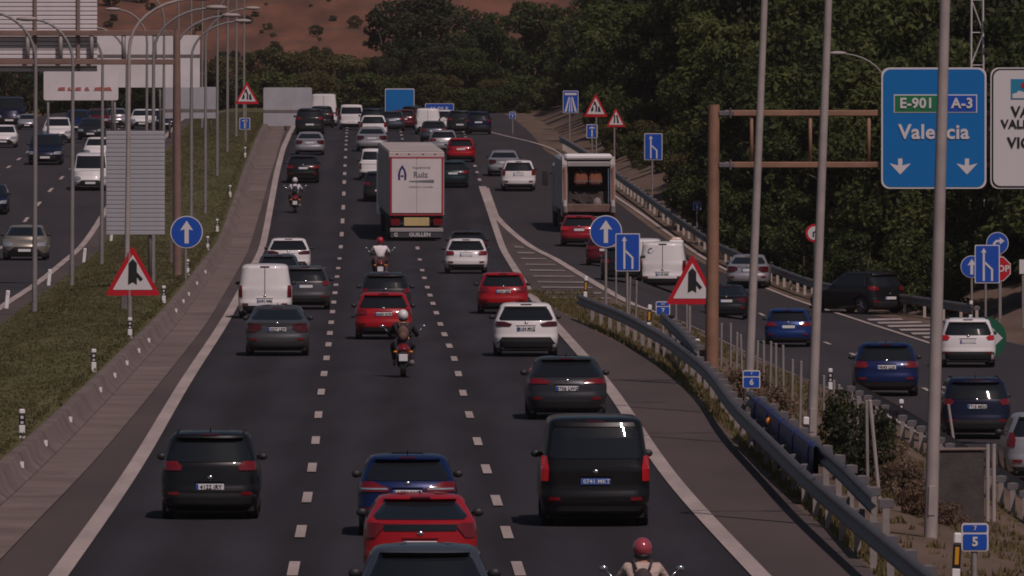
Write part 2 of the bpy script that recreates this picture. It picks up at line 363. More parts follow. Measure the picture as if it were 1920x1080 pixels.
o = strip('verge', lambda Y: np.maximum(X_sh(Y), X_right(Y) + .3), lambda Y: np.maximum(X_servl(Y), X_sh(Y) + .2), 100, y_gore + 2, -.012, M['dirt'], 8); tag(o, None, None, kind='structure')
road2 = strip('opposite_road', lambda Y: X_l2(Y) - 11.2, off(X_l2, .1), Y0, Y1, 0, M['asphalt2'], 3); tag(road2, None, None, kind='structure')
o = strip('opposite_hard_shoulder', off(X_l2, .1), lambda Y: X_l2k(Y), Y0, Y1, -.004, M['shoulder'], 1); tag(o, None, None, kind='structure')
median = strip('median_ground', lambda Y: X_l2k(Y), off(X_wall, -.40), Y0, Y1, 0, M['grass'], 10); tag(median, None, None, kind='structure')

def mark(name, fn, w, y0, y1, parent, dz=.022):
    n = max(2, int((y1 - y0) / 2) + 1); v = []; f = []
    for y in np.linspace(y0, y1, n):
        x = float(fn(y))
        for d in (-w / 2, w / 2): v.append((x + d, y, float(g0(np.array(x + d), y)) + dz))
    for i in range(n - 1): f.append((2 * i, 2 * i + 1, 2 * i + 3, 2 * i + 2))
    return obj(name, (v, f), M['paintline'], parent)
mark('edge_line', X_left, .30, 100, 880, road); mark('edge_line', X_right, .30, 100, 549, road)
def dashes(fn, pts, parent, ext=0, ln=4.8, w=.17, step=16.3):
    ys = sorted(unproj(x, y, g0)[1] for x, y in pts)
    while ys[-1] < ext: ys.append(ys[-1] + step)
    while ys[0] > 130: ys.insert(0, ys[0] - step)
    for y in ys: mark('lane_dash', fn, w, y - ln / 2, y + ln / 2, parent)
D1 = [1068, 998, 934, 878, 827, 779, 736, 702, 672.5, 647, 625.5, 605.5, 585.5, 567.5, 550, 535, 519.5, 503.7, 485.5, 463.7, 440, 415, 389.5, 363.7, 342, 326, 311, 295.5, 281]
D2 = [1068, 1000, 940, 881, 829, 779, 738, 702, 673.7, 649.5, 628, 608.7, 587.5, 570, 554.5, 539.5, 522, 507.5, 487.5, 466]
dashes(X_d1, [(647 - max(0, (y - 400)) * .145, y) for y in D1], road, 800)
dashes(X_d2, [(785 + max(0, (y - 466)) * .31, y) for y in D2], road, 800)
dashes(off(X_right, 0), [(903, 345)], road, 820, 3.0, .2, 8.) if False else None
for y in np.arange(556, 800, 12.): mark('lane_dash', X_right, .17, y, y + 3.5, road)
# gore: nose, edge and chevron bars
def gore_line(Y): return X_servl(Y)
ya = float(unproj(925, 404, g0)[1])
mark('gore_edge_line', lambda Y: np.maximum(X_servl(Y) - .1, X_right(Y) + .2), .30, 330, 547, slip, .018)
v = []; f = []
ys = np.linspace(ya - 1.5, 549, 8)
for y in ys:
    for x in (float(X_right(y)) + .15, max(float(X_servl(y)) - .1, float(X_right(y)) + .24)): v.append((x, y, float(g0(np.array(x), y)) + .018))
for i in range(7): f.append((2 * i, 2 * i + 1, 2 * i + 3, 2 * i + 2))
obj('gore_nose', (v, f), M['paintline'], road)
for px, py in [(940, 420), (948, 430), (955, 441), (962, 452), (970, 463), (978, 474), (985, 485), (993, 496), (1001, 507), (1010, 518), (1018, 529), (1030, 539), (1040, 549), (1050, 559)]:
    y = float(unproj(px, py, g0)[1]); a = float(X_right(y)) + .55; b = float(X_servl(y)) - .45
    if b - a < .25: continue
    v = []; n = 5
    for k in range(n + 1):
        x = a + (b - a) * k / n; yy = y - 1.1 * (k / n)
        for d in (-1.45, 1.45): v.append((x, yy + d, float(g0(np.array(x), yy + d)) + .016))
    f = [(2 * k, 2 * k + 2, 2 * k + 3, 2 * k + 1) for k in range(n)]
    obj('gore_bar', (v, f), M['wornpaint'], road)
# slip road markings
X_sr = line([(955, 257), (997, 266), (1040, 281), (1100, 325), (1152, 369), (1190, 393), (1235, 425), (1262, 443), (1310, 478), (1400, 524), (1500, 566), (1590, 592), (1665, 618), (1750, 646)], g0, 8.)
mark('edge_line', X_sr, .18, 350, 700, slip, .014); mark('edge_line', off(X_servl, .2), .18, 150, 335, slip, .014)
X_sd = line([(1487, 618), (1552, 644), (1600, 665), (1670, 695), (1735, 730), (1830, 780)], g0, 6.)
for px, py in [(1420, 590), (1487, 618), (1552, 644), (1600, 665), (1735, 731), (1840, 790)]:
    y = float(unproj(px, py, g0)[1]); mark('lane_dash', X_sd, .14, y - 1.8, y + 1.8, slip, .014)
for px, py in [(1668, 600), (1690, 606), (1700, 612), (1712, 619), (1724, 626), (1735, 633), (1745, 640)]:
    y = float(unproj(px, py, g0)[1]); a = float(X_sr(y)) + .4; b = float(X_serv(y)) - 1.0
    b = min(b, a + 3.2)
    if b > a + .3:
        v = []
        for k in range(5):
            x = a + (b - a) * k / 4
            for d in (-1.5, 1.5): v.append((x, y + d + k * .3, float(g0(np.array(x), y)) + .014))
        obj('gore_bar', (v, [(2 * k, 2 * k + 2, 2 * k + 3, 2 * k + 1) for k in range(4)]), M['paintline'], slip)
# opposite carriageway markings
mark('edge_line', X_l2, .28, 120, 860, road2)
X_e1 = off(X_l2, -3.55); X_e2 = off(X_l2, -7.05)
for y in np.arange(330, 860, 16.3): mark('lane_dash', X_e1, .17, y, y + 4.8, road2); mark('lane_dash', X_e2, .17, y + 3, y + 7.8, road2)
# skid marks / repair seams on the shoulder
# concrete safety barrier in front of the median
def sweep(fn, prof, y0, y1, dy, zf):
    ys = np.arange(y0, y1 + .1, dy); n = len(prof); v = []; f = []
    for y in ys:
        x = float(fn(y)); z = float(zf(np.array(x), y))
        for dx, h in prof: v.append((x + dx, y, z + h))
    for i in range(len(ys) - 1):
        for k in range(n - 1): q = i * n + k; f.append((q, q + n, q + n + 1, q + 1))
    return v, f
BP = [(.06, -.1), (.05, .04), (-.08, .14), (-.20, .42), (-.23, .45), (-.40, .45), (-.44, .43), (-.48, .1)]
wall = thing('concrete_barrier', 'long low sloped concrete barrier between the grass median and the road, dotted with white reflectors', 'barrier', (0, 0, 0))
for y in np.arange(120, 876, 12.):
    obj('barrier_segment', sweep(X_wall, BP, y, y + 11.94, 2.985, g0), M['concrete'], wall, smooth=True, sharp=40)
rf_v = box(-.035, .035, -.03, .03, -.06, .06); rf_m = mesh('reflector', rf_v[0], rf_v[1], [M['white']])
for px, py in [(8, 962), (88, 880), (124, 838), (163, 792), (214, 734), (236, 706), (255, 682), (272, 658), (290, 638), (334, 580), (345, 562), (357, 548), (372, 527), (388, 505)]:
    p = at(px, py + 18); x = float(X_wall(p.y)); link('reflector', rf_m, wall, (x - .11, p.y, float(zm(p.y)) + .27))
# ------------------------------------------------------------------ cars
class Prof:
    def __init__(s, keys):
        k = sorted(keys); s.z = np.array([a[0] for a in k]); s.r, s.f, s.h, s.rc, s.fc = [np.array([a[i] for a in k]) for i in range(1, 6)]
    def __call__(s, z): return [float(np.interp(z, s.z, q)) for q in (s.r, s.f, s.h, s.rc, s.fc)]
    BOW = .15; FBOW = .22
    def rear_y(s, x, z):
        r, f, h, rc, fc = s(z); a = min(abs(x), h * .9999); y = r + s.BOW * (a / h) ** 2
        if a > h - rc: d = (a - h + rc) / rc; y += rc * (1 - math.sqrt(max(0, 1 - d * d)))
        return y
    def front_y(s, x, z):
        r, f, h, rc, fc = s(z); a = min(abs(x), h * .9999); y = f - s.FBOW * (a / h) ** 2
        if a > h - fc: d = (a - h + fc) / fc; y -= fc * (1 - math.sqrt(max(0, 1 - d * d)))
        return y
def car_prof(p):
    L, W, H = p['L'], p['W'], p['H']; zb = p.get('zb', .98); yb = p.get('yb', .12); yr = p.get('yr', .55); th = p.get('th', .19); w = W / 2
    zt = H - .10; hood = p.get('hood', 1.0); ws = p.get('ws', .85); c = L - hood - .12
    yw = c - ws; g = p.get('gc', .22)
    k = [(.20, .16, L - .18, w - .10, .2, .35), (.27, .05, L - .05, w - .05, .24, .40), (.42, 0, L, w - .015, .26, .42), (.56, .0, L, w, .26, .42),
         (.62, .035, L - .03, w, .26, .42), (.72, .05, L - .10, w, .26, .42)]
    hz = zb - .10
    if p.get('van'):
        k += [(hz, .06, L - .22, w, .20, .40)]
    else:
        k += [(.80, .06, L - .26, w, .26, .42), (hz, .08, c + .15, w - .01, .26, .45)]
    if p.get('deck'):                                   # saloon boot lid
        zd, dl = p['zd'], p['deck']
        k = [q for q in k if q[0] < zd - .04]
        k += [(zd - .03, .07, c + .12, w - .02, .26, .45), (zd, .11, c + .05, w - .04, .26, .4), (zd + .025, .20, c + .02, w - .06, .28, .4), (zd + .05, dl, c - .02, w - .08, .25, .35)]
    else:
        k += [(zb, yb, c, w - .035, .25, .35)]
    if p.get('gk'): k += [(p['gk'][0], p['gk'][1], c - ws * (p['gk'][0] - zb) / (zt - zb), w - .035 - (th - .035) * (p['gk'][0] - zb) / (zt - zb), .23, .32)]
    k += [(zt, yr, yw, w - th, g, .28), (H - .055, yr + .07, yw - .12, w - th - .045, g, .28), (H - .025, yr + .22, yw - .34, w - th - .12, g, .25), (H - .008, yr + .45, yw - .6, w - th - .25, g, .2), (H, yr + .75, yw - .85, w - th - .42, .15, .15)]
    P = Prof(k); P.BOW = p.get('bow', .15); return P
def car_body(p, P):
    L, W, H = p['L'], p['W'], p['H']; zs = []
    ks = list(P.z)
    for a, b in zip(ks[:-1], ks[1:]):
        n = max(1, int(math.ceil((b - a) / .07)))
        zs += [a + (b - a) * i / n for i in range(n)]
    zs.append(ks[-1]); NR, NS, NF = 9, 30, 7
    V = []; wr = p['wr']; ax = (p['wy'], p['L'] - p['wyf'])
    for z in zs:
        r, f, h, rc, fc = P(z); half = []
        for i in range(NR + 1):
            t = i / NR; x = h * math.sin(t * math.pi / 2) if t > 0 else 0
            half.append((x, P.rear_y(x, z)))
        y0 = P.rear_y(h, z); y1 = P.front_y(h, z)
        for i in range(1, NS):
            y = y0 + (y1 - y0) * i / NS; x = h
            for a in ax:
                if (y - a) ** 2 + (z - wr) ** 2 < (wr * 1.13) ** 2: x = h - .20
            half.append((x, y))
        for i in range(NF, -1, -1):
            t = i / NF; x = h * math.sin(t * math.pi / 2); half.append((x, P.front_y(x, z)))
        ring = half + [(-x, y) for x, y in half[-2:0:-1]]
        V += [(x, y, z) for x, y in ring]
    n = len(V) // len(zs); Fc = []
    for j in range(len(zs) - 1):
        for i in range(n): Fc.append((j * n + i, j * n + (i + 1) % n, (j + 1) * n + (i + 1) % n, (j + 1) * n + i))
    Fc.append(tuple(range(n - 1, -1, -1))); Fc.append(tuple((len(zs) - 1) * n + i for i in range(n)))
    return V, Fc
def patch(P, rows, face='rear', eps=.014, nx=8, dz=.05, skirt=.05, side=1):
    """sheet lying on the body surface: rows of (z, a, b); a..b is x for rear/front and y for the sides"""
    R = []
    for (z0, a0, b0), (z1, a1, b1) in zip(rows[:-1], rows[1:]):
        n = max(1, int(math.ceil(abs(z1 - z0) / dz)))
        R += [(z0 + (z1 - z0) * i / n, a0 + (a1 - a0) * i / n, b0 + (b1 - b0) * i / n) for i in range(n)]
    R.append(rows[-1])
    for zk in P.z:                                      # follow the creases of the body
        for i in range(len(R) - 1):
            if R[i][0] < zk - 1e-4 and R[i + 1][0] > zk + 1e-4:
                t = (zk - R[i][0]) / (R[i + 1][0] - R[i][0]); R.insert(i + 1, (zk, R[i][1] + (R[i + 1][1] - R[i][1]) * t, R[i][2] + (R[i + 1][2] - R[i][2]) * t)); break
    def pt(z, u, e):
        if face == 'rear': return (u, P.rear_y(u, z) - e, z + e * .3)
        if face == 'front': return (u, P.front_y(u, z) + e, z + e * .3)
        h = P(z)[2]; return (side * (h + e), u, z)
    V = []; Fc = []; m = nx + 1
    for z, a, b in R:
        for k in range(m): V.append(pt(z, a + (b - a) * k / nx, eps))
    for j in range(len(R) - 1):
        for k in range(nx): q = j * m + k; Fc.append((q, q + 1, q + m + 1, q + m))
    # skirt back into the body so it has thickness
    bd = [k for k in range(m)] + [j * m + nx for j in range(1, len(R))] + [(len(R) - 1) * m + k for k in range(nx - 1, -1, -1)] + [j * m for j in range(len(R) - 2, 0, -1)]
    b0 = len(V)
    for i in bd:
        x, y, z = V[i]
        V.append((x, y + skirt, z) if face == 'rear' else (x, y - skirt, z) if face == 'front' else (x - side * skirt, y, z))
    nb = len(bd)
    for i in range(nb): Fc.append((bd[i], b0 + i, b0 + (i + 1) % nb, bd[(i + 1) % nb]))
    flip = (face == 'rear') or (face == 'side' and side > 0)
    if face == 'front' or (face == 'side' and side < 0): Fc = [tuple(reversed(q)) for q in Fc]
    return V, Fc
_w = None
def wheel_meshes(r, w):
    prof = [(r * .62, -w / 2), (r * .93, -w / 2), (r, -w / 2 + .03), (r, w / 2 - .03), (r * .93, w / 2), (r * .62, w / 2)]; n = 22; V = []; Fc = []
    for k in range(n):
        t = 2 * math.pi * k / n
        for a, b in prof: V.append((b, a * math.cos(t), a * math.sin(t)))
    m = len(prof)
    for k in range(n):
        for i in range(m - 1): Fc.append((k * m + i, ((k + 1) % n) * m + i, ((k + 1) % n) * m + i + 1, k * m + i + 1))
    ty = mesh('wheel', V, Fc, [M['tyre']], True, sharp=35)
    # rim: dished disc with five spokes
    V = []; Fc = []; d = w / 2 - .02
    parts = [tube([(-d, 0, 0), (d, 0, 0)], r * .2, 10)]
    for k in range(5):
        t = 2 * math.pi * k / 5; c, s = math.cos(t), math.sin(t); q = r * .66
        parts.append(tube([(d * .8, 0, 0), (d * .8, q * c, q * s)], [r * .12, r * .09], 6)); parts.append(tube([(-d * .8, 0, 0), (-d * .8, q * c, q * s)], [r * .12, r * .09], 6))
    ring = [(0, r * .64 * math.cos(2 * math.pi * k / 20), r * .64 * math.sin(2 * math.pi * k / 20)) for k in range(21)]
    parts.append(tube([(d * .75, a[1], a[2]) for a in ring], r * .05, 6, False)); parts.append(tube([(-d * .75, a[1], a[2]) for a in ring], r * .05, 6, False))
    hub = cyl('x', (0, 0, 0), r * .6, -.03, .03, 16)
    ri = join(*parts, hub); rm = mesh('rim', ri[0], ri[1], [M['rim']], True, sharp=40)
    return ty, rm
# ---- model templates -----------------------------------------------------------------------------------
def T(**k): return k
TM = {
 'hatch': T(L=4.2, W=1.78, H=1.47, zb=.96, yb=.14, yr=.50, lamps=[(.78, .52, .86), (.86, .50, .87), (.95, .55, .85)], glass=(.98, 1.33), plate=.80, lowblack=(.20, .40), lampstyle='lampred'),
 'hatch_tall': T(L=4.0, W=1.74, H=1.54, zb=1.0, yb=.10, yr=.38, lamps=[(.80, .68, .86), (.95, .66, .85), (1.10, .70, .80)], glass=(1.02, 1.40), plate=.84, lowblack=(.20, .36), lampstyle='lampred'),
 'hatch_low': T(L=4.6, W=1.80, H=1.40, zb=.94, yb=.16, yr=1.05, lamps=[(.80, .36, .88), (.86, .34, .88), (.92, .50, .86)], glass=(.97, 1.27), plate=.70, lowblack=(.20, .42), lampstyle='lampdark', th=.22),
 'coupe': T(L=4.6, W=1.82, H=1.43, zb=.95, yb=.15, yr=.75, lamps=[(.82, .42, .88), (.88, .38, .88), (.94, .60, .86)], glass=(.98, 1.31), plate=.72, lowblack=(.20, .44), lampstyle='lampred', th=.23),
 'prius': T(L=4.55, W=1.78, H=1.47, zb=1.06, yb=.10, yr=1.0, lamps=[(.82, .70, .86), (.90, .64, .87), (.99, .56, .86), (1.05, .62, .83)], glass=(1.10, 1.35), plate=.72, lowblack=(.20, .40), lampstyle='lampred', split=(.93, 1.03), th=.21),
 'corolla': T(L=4.37, W=1.79, H=1.46, zb=.98, yb=.14, yr=.55, lamps=[(.80, .34, .87), (.86, .32, .88), (.92, .48, .88), (.98, .62, .84)], glass=(1.0, 1.33), plate=.78, lowblack=(.20, .46), lampstyle='lampred', clear=1),
 'crossover': T(L=4.36, W=1.82, H=1.53, zb=1.02, yb=.10, yr=.62, lamps=[(.86, .46, .88), (.93, .40, .89), (1.0, .62, .87)], glass=(1.03, 1.38), plate=.80, lowblack=(.22, .56), lampstyle='lampdark', arch=1, th=.20),
 'suv': T(L=4.45, W=1.84, H=1.64, zb=1.04, yb=.10, yr=.42, lamps=[(.92, .54, .86), (1.0, .52, .87), (1.09, .62, .84)], glass=(1.08, 1.48), plate=.62, lowblack=(.22, .50), lampstyle='lampred', wr=.345, rails=1),
 'suv_hi': T(L=4.4, W=1.83, H=1.62, zb=1.02, yb=.10, yr=.42, gk=(1.27, .229), lamps=[(.90, .66, .86), (1.0, .60, .87), (1.06, .70, .84)], glass=(1.06, 1.45), plate=.86, lowblack=(.22, .52), lampstyle='lampred', wr=.345, rails=1),
 'saloon': T(L=4.85, W=1.85, H=1.45, zd=.99, deck=.62, yr=1.45, yb=.12, lamps=[(.70, .62, .88), (.80, .44, .89), (.90, .46, .88), (.94, .60, .86)], glass=(1.05, 1.31), plate=.78, lowblack=(.20, .32), lampstyle='lampdark', ws=.75, th=.24),
 'estate': T(L=4.7, W=1.81, H=1.47, zb=.97, yb=.13, yr=.45, lamps=[(.80, .46, .87), (.90, .44, .88), (.96, .58, .86)], glass=(1.0, 1.33), plate=.78, lowblack=(.20, .36), lampstyle='lampred'),
 'van': T(L=4.4, W=1.80, H=1.84, zb=1.10, yb=.08, yr=.17, van=1, hood=.72, ws=.75, lamps=[(.72, .76, .895), (.90, .76, .895), (1.12, .77, .885)], glass=None, plate=.60, lowblack=(.20, .44), lampstyle='lampred', th=.13, doors=1, wr=.32),
 'van_win': T(L=4.4, W=1.80, H=1.84, zb=1.10, yb=.08, yr=.17, van=1, hood=.72, ws=.75, lamps=[(.72, .76, .895), (.90, .76, .895), (1.12, .77, .885)], glass=(1.16, 1.62), plate=.60, lowblack=(.20, .44), lampstyle='lampred', th=.13, wr=.32),
 'bigvan': T(L=5.6, W=2.05, H=2.45, zb=1.25, yb=.06, yr=.12, van=1, hood=.7, ws=.9, lamps=[(.80, .90, 1.01), (1.0, .90, 1.01), (1.40, .90, 1.0)], glass=None, plate=.62, lowblack=(.20, .48), lampstyle='lampred', th=.14, doors=1, wr=.34),
 'mpv': T(L=5.1, W=1.92, H=1.93, zb=1.12, yb=.08, yr=.31, gk=(1.55, .165), bow=.10, van=1, hood=.8, ws=.9, lamps=[(.80, .83, .955), (1.0, .82, .955), (1.24, .85, .94)], glass=(1.20, 1.74), plate=.80, lowblack=(.20, .36), lampstyle='lamplit', th=.14, wr=.34),
 'pickup': T(L=5.2, W=1.86, H=1.78, zd=1.02, deck=1.5, yr=1.75, yb=.08, lamps=[(.66, .78, .92), (.85, .78, .92), (.98, .79, .91)], glass=(1.14, 1.60), plate=.50, lowblack=(.24, .46), lampstyle='lampred', th=.2, wr=.37),
}
for t in TM.values():
    t.setdefault('wr', .315); t.setdefault('wy', .78); t.setdefault('wyf', .86)
CACHE = {}
def car_meshes(tn):
    if tn in CACHE: return CACHE[tn]
    p = TM[tn]; P = car_prof(p); C = {'P': P}; w = p['W'] / 2; H = p['H']; gm = {}
    def mk(n, vf, m, s=True): C[n] = mesh(n, vf[0], vf[1], [m], s, sharp=50)
    vb = car_body(p, P); mk('body', vb, M['white'])
    if p['glass']:
        z0, z1 = p['glass']; a0 = P(z0)[2] - .10; a1 = P(z1)[2] - .09
        mk('rear_window', patch(P, [(z0, -a0 * .93, a0 * .93), (z0 + .05, -a0, a0), (z1 - .05, -a1, a1), (z1, -a1 * .93, a1 * .93)], nx=12), M['glass'])
        mk('spoiler', patch(P, [(z1 + .015, -a1 * .95, a1 * .95), (H - .075, -a1 * .9, a1 * .9)], eps=.11 if not p.get('deck') and not p.get('van') else .02, nx=10, skirt=.2), M['white'])
    lr = p['lamps']
    for sgn, nm in ((-1, 'tl_l'), (1, 'tl_r')):
        rows = [(z, min(sgn * a, sgn * b), max(sgn * a, sgn * b)) for z, a, b in lr]; mk(nm, patch(P, rows, eps=.022, nx=8), M['lampred'])
        if p.get('clear'):
            mk('cl' + nm[2:], patch(P, [(lr[0][0] + .035, min(sgn * .36, sgn * .84), max(sgn * .36, sgn * .84)), (lr[0][0] + .065, min(sgn * .36, sgn * .84), max(sgn * .36, sgn * .84))], eps=.032, nx=8, skirt=.01), M['headlamp'])
    z0, z1 = p['lowblack']; a = w - .05
    if p.get('arch'): rows = [(z0, -a, a), (z0 + .12, -a, a), (z1 - .07, -a * .86, a * .86), (z1, -a * .8, a * .8)]
    else: rows = [(z0, -a, a), (z1 - .04, -a, a), (z1, -a * .9, a * .9)]
    mk('bumper', patch(P, rows, eps=.014, nx=14), M['blackplastic'])
    if p.get('split'): z0, z1 = p['split']; mk('lower_window', patch(P, [(z0, -.56, .56), (z1, -.60, .60)], nx=10), M['glass'])
    if p.get('doors'): mk('door_seam', patch(P, [(.55, -.012, .012), (H - .12, -.012, .012)], nx=2, eps=.008), M['blackplastic'])
    mk('handle', patch(P, [(p['plate'] + .09, -.28, .28), (p['plate'] + .115, -.28, .28)], eps=.03, nx=6, skirt=.03), M['white'])
    mk('stop_lamp', patch(P, [(H - .10, -.16, .16), (H - .075, -.15, .15)], eps=.13 if p['glass'] and not p.get('van') and not p.get('deck') else .03, nx=4, skirt=.03), M['lampdark'])
    L = p['L']; zb = p.get('zb', .98); zt = H - .10
    fb = [(zb + .03, -(P(zb)[2] - .10), P(zb)[2] - .10), (zt, -(P(zt)[2] - .07), P(zt)[2] - .07)]
    mk('windscreen', patch(P, fb, 'front', nx=12), M['glass'])
    for sgn, nm in ((-1, 'sw_l'), (1, 'sw_r')):
        if p.get('van') and not p['glass']: y00, y01 = L * .48, L * .48
        else: y00 = P(zb + .08)[0] + .42; y01 = P(zt - .03)[0] + .32
        r = [(zb + .05, y00, P(zb + .05)[1] - .55), (zt - .03, y01, P(zt - .03)[1] - .35)]
        mk(nm, patch(P, r, 'side', nx=10, side=sgn, eps=.008, skirt=.03), M['glass'])
    hz = .74
    for sgn, nm in ((-1, 'hl_l'), (1, 'hl_r')):
        rows = [(.58, *sorted((sgn * .50, sgn * (w - .08)))), (.66, *sorted((sgn * .46, sgn * (w - .03)))), (hz, *sorted((sgn * .56, sgn * (w - .03))))]
        mk(nm, patch(P, rows, 'front', nx=6, eps=.02), M['headlamp'])
    mk('grille', patch(P, [(.26, -.62, .62), (.34, -.7, .7), (.50, -.52, .52), (.56, -.42, .42)], 'front', nx=8, eps=.012), M['blackplastic'])
    mk('under', box(-w + .1, w - .1, .25, L - .3, .16, .26), M['under'], False)
    mk('plate', bbox(-.26, .26, -.012, .012, -.055, .055, .006), M['plate'], False)
    mk('mir', join(ellipsoid((.095, 0, .02), (.09, .055, .07), 10, 7), box(-.02, .06, -.02, .02, -.04, 0)), M['blackplastic'])
    v = tube([(0, 0, 0), (0, -.10, .09)], [.015, .006], 5); mk('fin', v, M['blackplastic'])
    mk('rail', tube([(0, 0, 0), (0, .08, .05), (0, 1.35, .05), (0, 1.45, 0)], .018, 6), M['blackplastic'])
    mk('rfl', patch(P, [(.46, -w + .14, -w + .34), (.52, -w + .14, -w + .34)], eps=.024, nx=3, skirt=.02), M['lampred']); mk('rfr', patch(P, [(.46, w - .34, w - .14), (.52, w - .34, w - .14)], eps=.024, nx=3, skirt=.02), M['lampred'])
    mk('eu', box(-.255, -.215, -.016, -.011, -.052, .052), M['signblue'], False)
    mk('badge', ellipsoid((0, 0, 0), (.052, .022, .045), 14, 9), mat('badge_chrome', (.7, .7, .71), .16, metal=1.))
    C['tyre'], C['rim'] = wheel_meshes(p['wr'], .21)
    CACHE[tn] = C; return C
def orient(o, pos, hd, slope=0., roll=0.):
    o.location = pos; o.rotation_euler = (math.atan(slope), roll, -hd)
CARS = []
def car(tn, pm, px, py, wpx, label, cat='car', name='parked_car', front=False, hd=None, group=None, lit=False, plate='plate', txt=None, detail=None, mirror=None, rot=0., lane=None, roof=None, clampw=(.90, 1.10), noplate=False):
    p = TM[tn]; C = car_meshes(tn); P = C['P']; pos = at(px, py)
    s = min(max(wpx * pos.y / F / p['W'], clampw[0]), clampw[1]) if wpx else 1.
    h = heading(pos.y) if hd is None else hd
    sl = float(zm(pos.y + 3) - zm(pos.y - 1)) / 4
    root = thing(name, label, cat, group=group)
    if front: orient(root, pos, h + math.pi + rot, -sl)
    else: orient(root, pos - Vector((math.sin(h + rot) * p['wy'] * s, math.cos(h + rot) * p['wy'] * s, 0)), h + rot, sl)
    if front:
        root.location = pos + Vector((math.sin(h) * (p['L'] - p['wyf']) * s, math.cos(h) * (p['L'] - p['wyf']) * s, 0))
        root.location.z = pos.z + sl * (p['L'] - 1) * s
    root.scale = (s, s, s)
    d = detail if detail is not None else (2 if wpx and wpx > 60 else 1)
    A = lambda n, k, m=None, loc=None, rot=None, par=None, sc=None: link(n, C[k], par or root, loc, rot, sc, m)
    b = A('body', 'body', pm)
    if roof: pass
    ls = M['lamplit'] if lit else M[p['lampstyle']] if p['lampstyle'] != 'lamplit' else M['lamplit']
    if p['glass']: A('rear_window', 'rear_window'); A('spoiler', 'spoiler', pm)
    else: A('door_seam', 'door_seam')
    A('tail_lamp', 'tl_l', ls); A('tail_lamp', 'tl_r', ls)
    if p.get('clear'): A('lamp_strip', 'cl_l'); A('lamp_strip', 'cl_r')
    A('bumper', 'bumper'); A('windscreen', 'windscreen'); A('side_window', 'sw_l'); A('side_window', 'sw_r'); A('underbody', 'under')
    if p.get('split'): A('lower_window', 'lower_window')
    for x in (-1, 1):
        for y in (p['wy'], p['L'] - p['wyf']):
            wv = A('wheel', 'tyre', loc=(x * (p['W'] / 2 - .125), y, p['wr']))
            if d > 1 or front: A('rim', 'rim', par=wv)
    zpl = p['plate']
    if front:
        A('headlamp', 'hl_l'); A('headlamp', 'hl_r'); A('grille', 'grille')
        A('number_plate', 'plate', loc=(0, P.front_y(0, .42) + .03, .42))
    elif not noplate:
        pl = A('number_plate', 'plate', M[plate], loc=(0, P.rear_y(.2, zpl) - .02, zpl))
        if d > 1 and plate == 'plate': A('country_strip', 'eu', par=pl)
        if txt: text(txt, .105, M['ink'] if plate != 'plateblue' else M['plate'], pl, (.02, -.02, 0), bold=.01)
    zm_ = p.get('zb', .98) + .04; ym = P(zm_)[1] - .62
    for x in (-1, 1): A('wing_mirror', 'mir', mirror, loc=(x * (P(zm_)[2] - .01), ym, zm_), sc=(x, 1, 1))
    if d > 1:
        if not front and p['lowblack'][1] < .56: A('bumper_reflector', 'rfl'); A('bumper_reflector', 'rfr')
        if not front: A('boot_handle', 'handle', pm); A('stop_lamp', 'stop_lamp'); A('badge', 'badge', loc=(0, P.rear_y(0, zpl + .17) - .012, zpl + .17))
        if p['glass'] and not p.get('van'): A('roof_aerial', 'fin', loc=(0, p['yr'] + .5, p['H'] - .02))
        if p.get('rails'):
            for x in (-1, 1): A('roof_rail', 'rail', loc=(x * (P(p['H'] - .05)[2] - .05), p['yr'] + .35, p['H'] - .045))
    CARS.append(root); return root
PB = {k: paint(k, c, m) for k, (c, m) in dict(black=((.008, .008, .009), 0), white=((.72, .70, .69), 0), red=((.34, .008, .014), 0), crimson=((.27, .010, .020), .1), blue=((.007, .018, .085), .2), navy=((.008, .011, .034), .2),
      steel=((.075, .088, .11), .4), silver=((.40, .40, .42), .5), grey=((.085, .085, .09), .4), graphite=((.035, .037, .042), .3), darkteal=((.012, .03, .035), .2), brightblue=((.008, .034, .15), .2), gold=((.28, .26, .22), .4), maroon=((.10, .008, .014), .1), charcoal=((.018, .019, .022), .2)).items()}
B = PB
# --- outbound carriageway, nearest first
car('suv', B['black'], 395, 972, 184, 'black sport utility vehicle with lit plate 4122 in the left lane, nearest the grass median', 'car', 'suv', txt='4122 JRY')
car('corolla', B['blue'], 764, 1003, 186, 'blue hatchback directly ahead of the red liftback in the middle lane at the bottom', 'car', 'hatchback', txt='1876 LVP')
car('prius', B['red'], 788, 1104, 214, 'red liftback with split rear glass between the blue hatchback and the grey-roofed car', 'car', 'liftback', lit=False, txt='8302 KZM')
car('hatch', B['steel'], 797, 1231, 0, 'grey-blue hatchback cut off by the bottom edge, nearest car in the middle lane', 'car', 'hatchback', txt=None)
car('mpv', B['black'], 1115, 985, 204, 'black people carrier with blue number plate and bright red tail lamps in the right lane', 'van', 'people_carrier', plate='plateblue', txt='0741 MKT')
car('coupe', B['graphite'], 1062, 786, 150, 'dark grey fastback in the right lane just ahead of the black people carrier', 'car', 'fastback', txt='3706 LWG')
car('crossover', B['white'], 986, 668, 120, 'white crossover with black lower bumper in the right lane beside the gore', 'car', 'crossover', txt='8104 MVZ', mirror=M['blackplastic'])
car('hatch', B['red'], 943, 588, 94, 'red hatchback in the right lane, partly hidden by the white crossover', 'car', 'hatchback', txt='2264 LBD')
car('hatch', B['white'], 874, 513, 80, 'white hatchback with red lamps in the right lane beside the end of the striped gore', 'car', 'hatchback', lit=False)
car('estate', B['charcoal'], 877, 492, 72, 'dark car whose roof shows just ahead of the white hatchback behind the lorry', 'car', 'estate_car')
car('hatch', B['red'], 719, 636, 107, 'bright red hatchback in the middle lane in front of the motorcyclist in white helmet', 'car', 'hatchback', txt='6650 KYR')
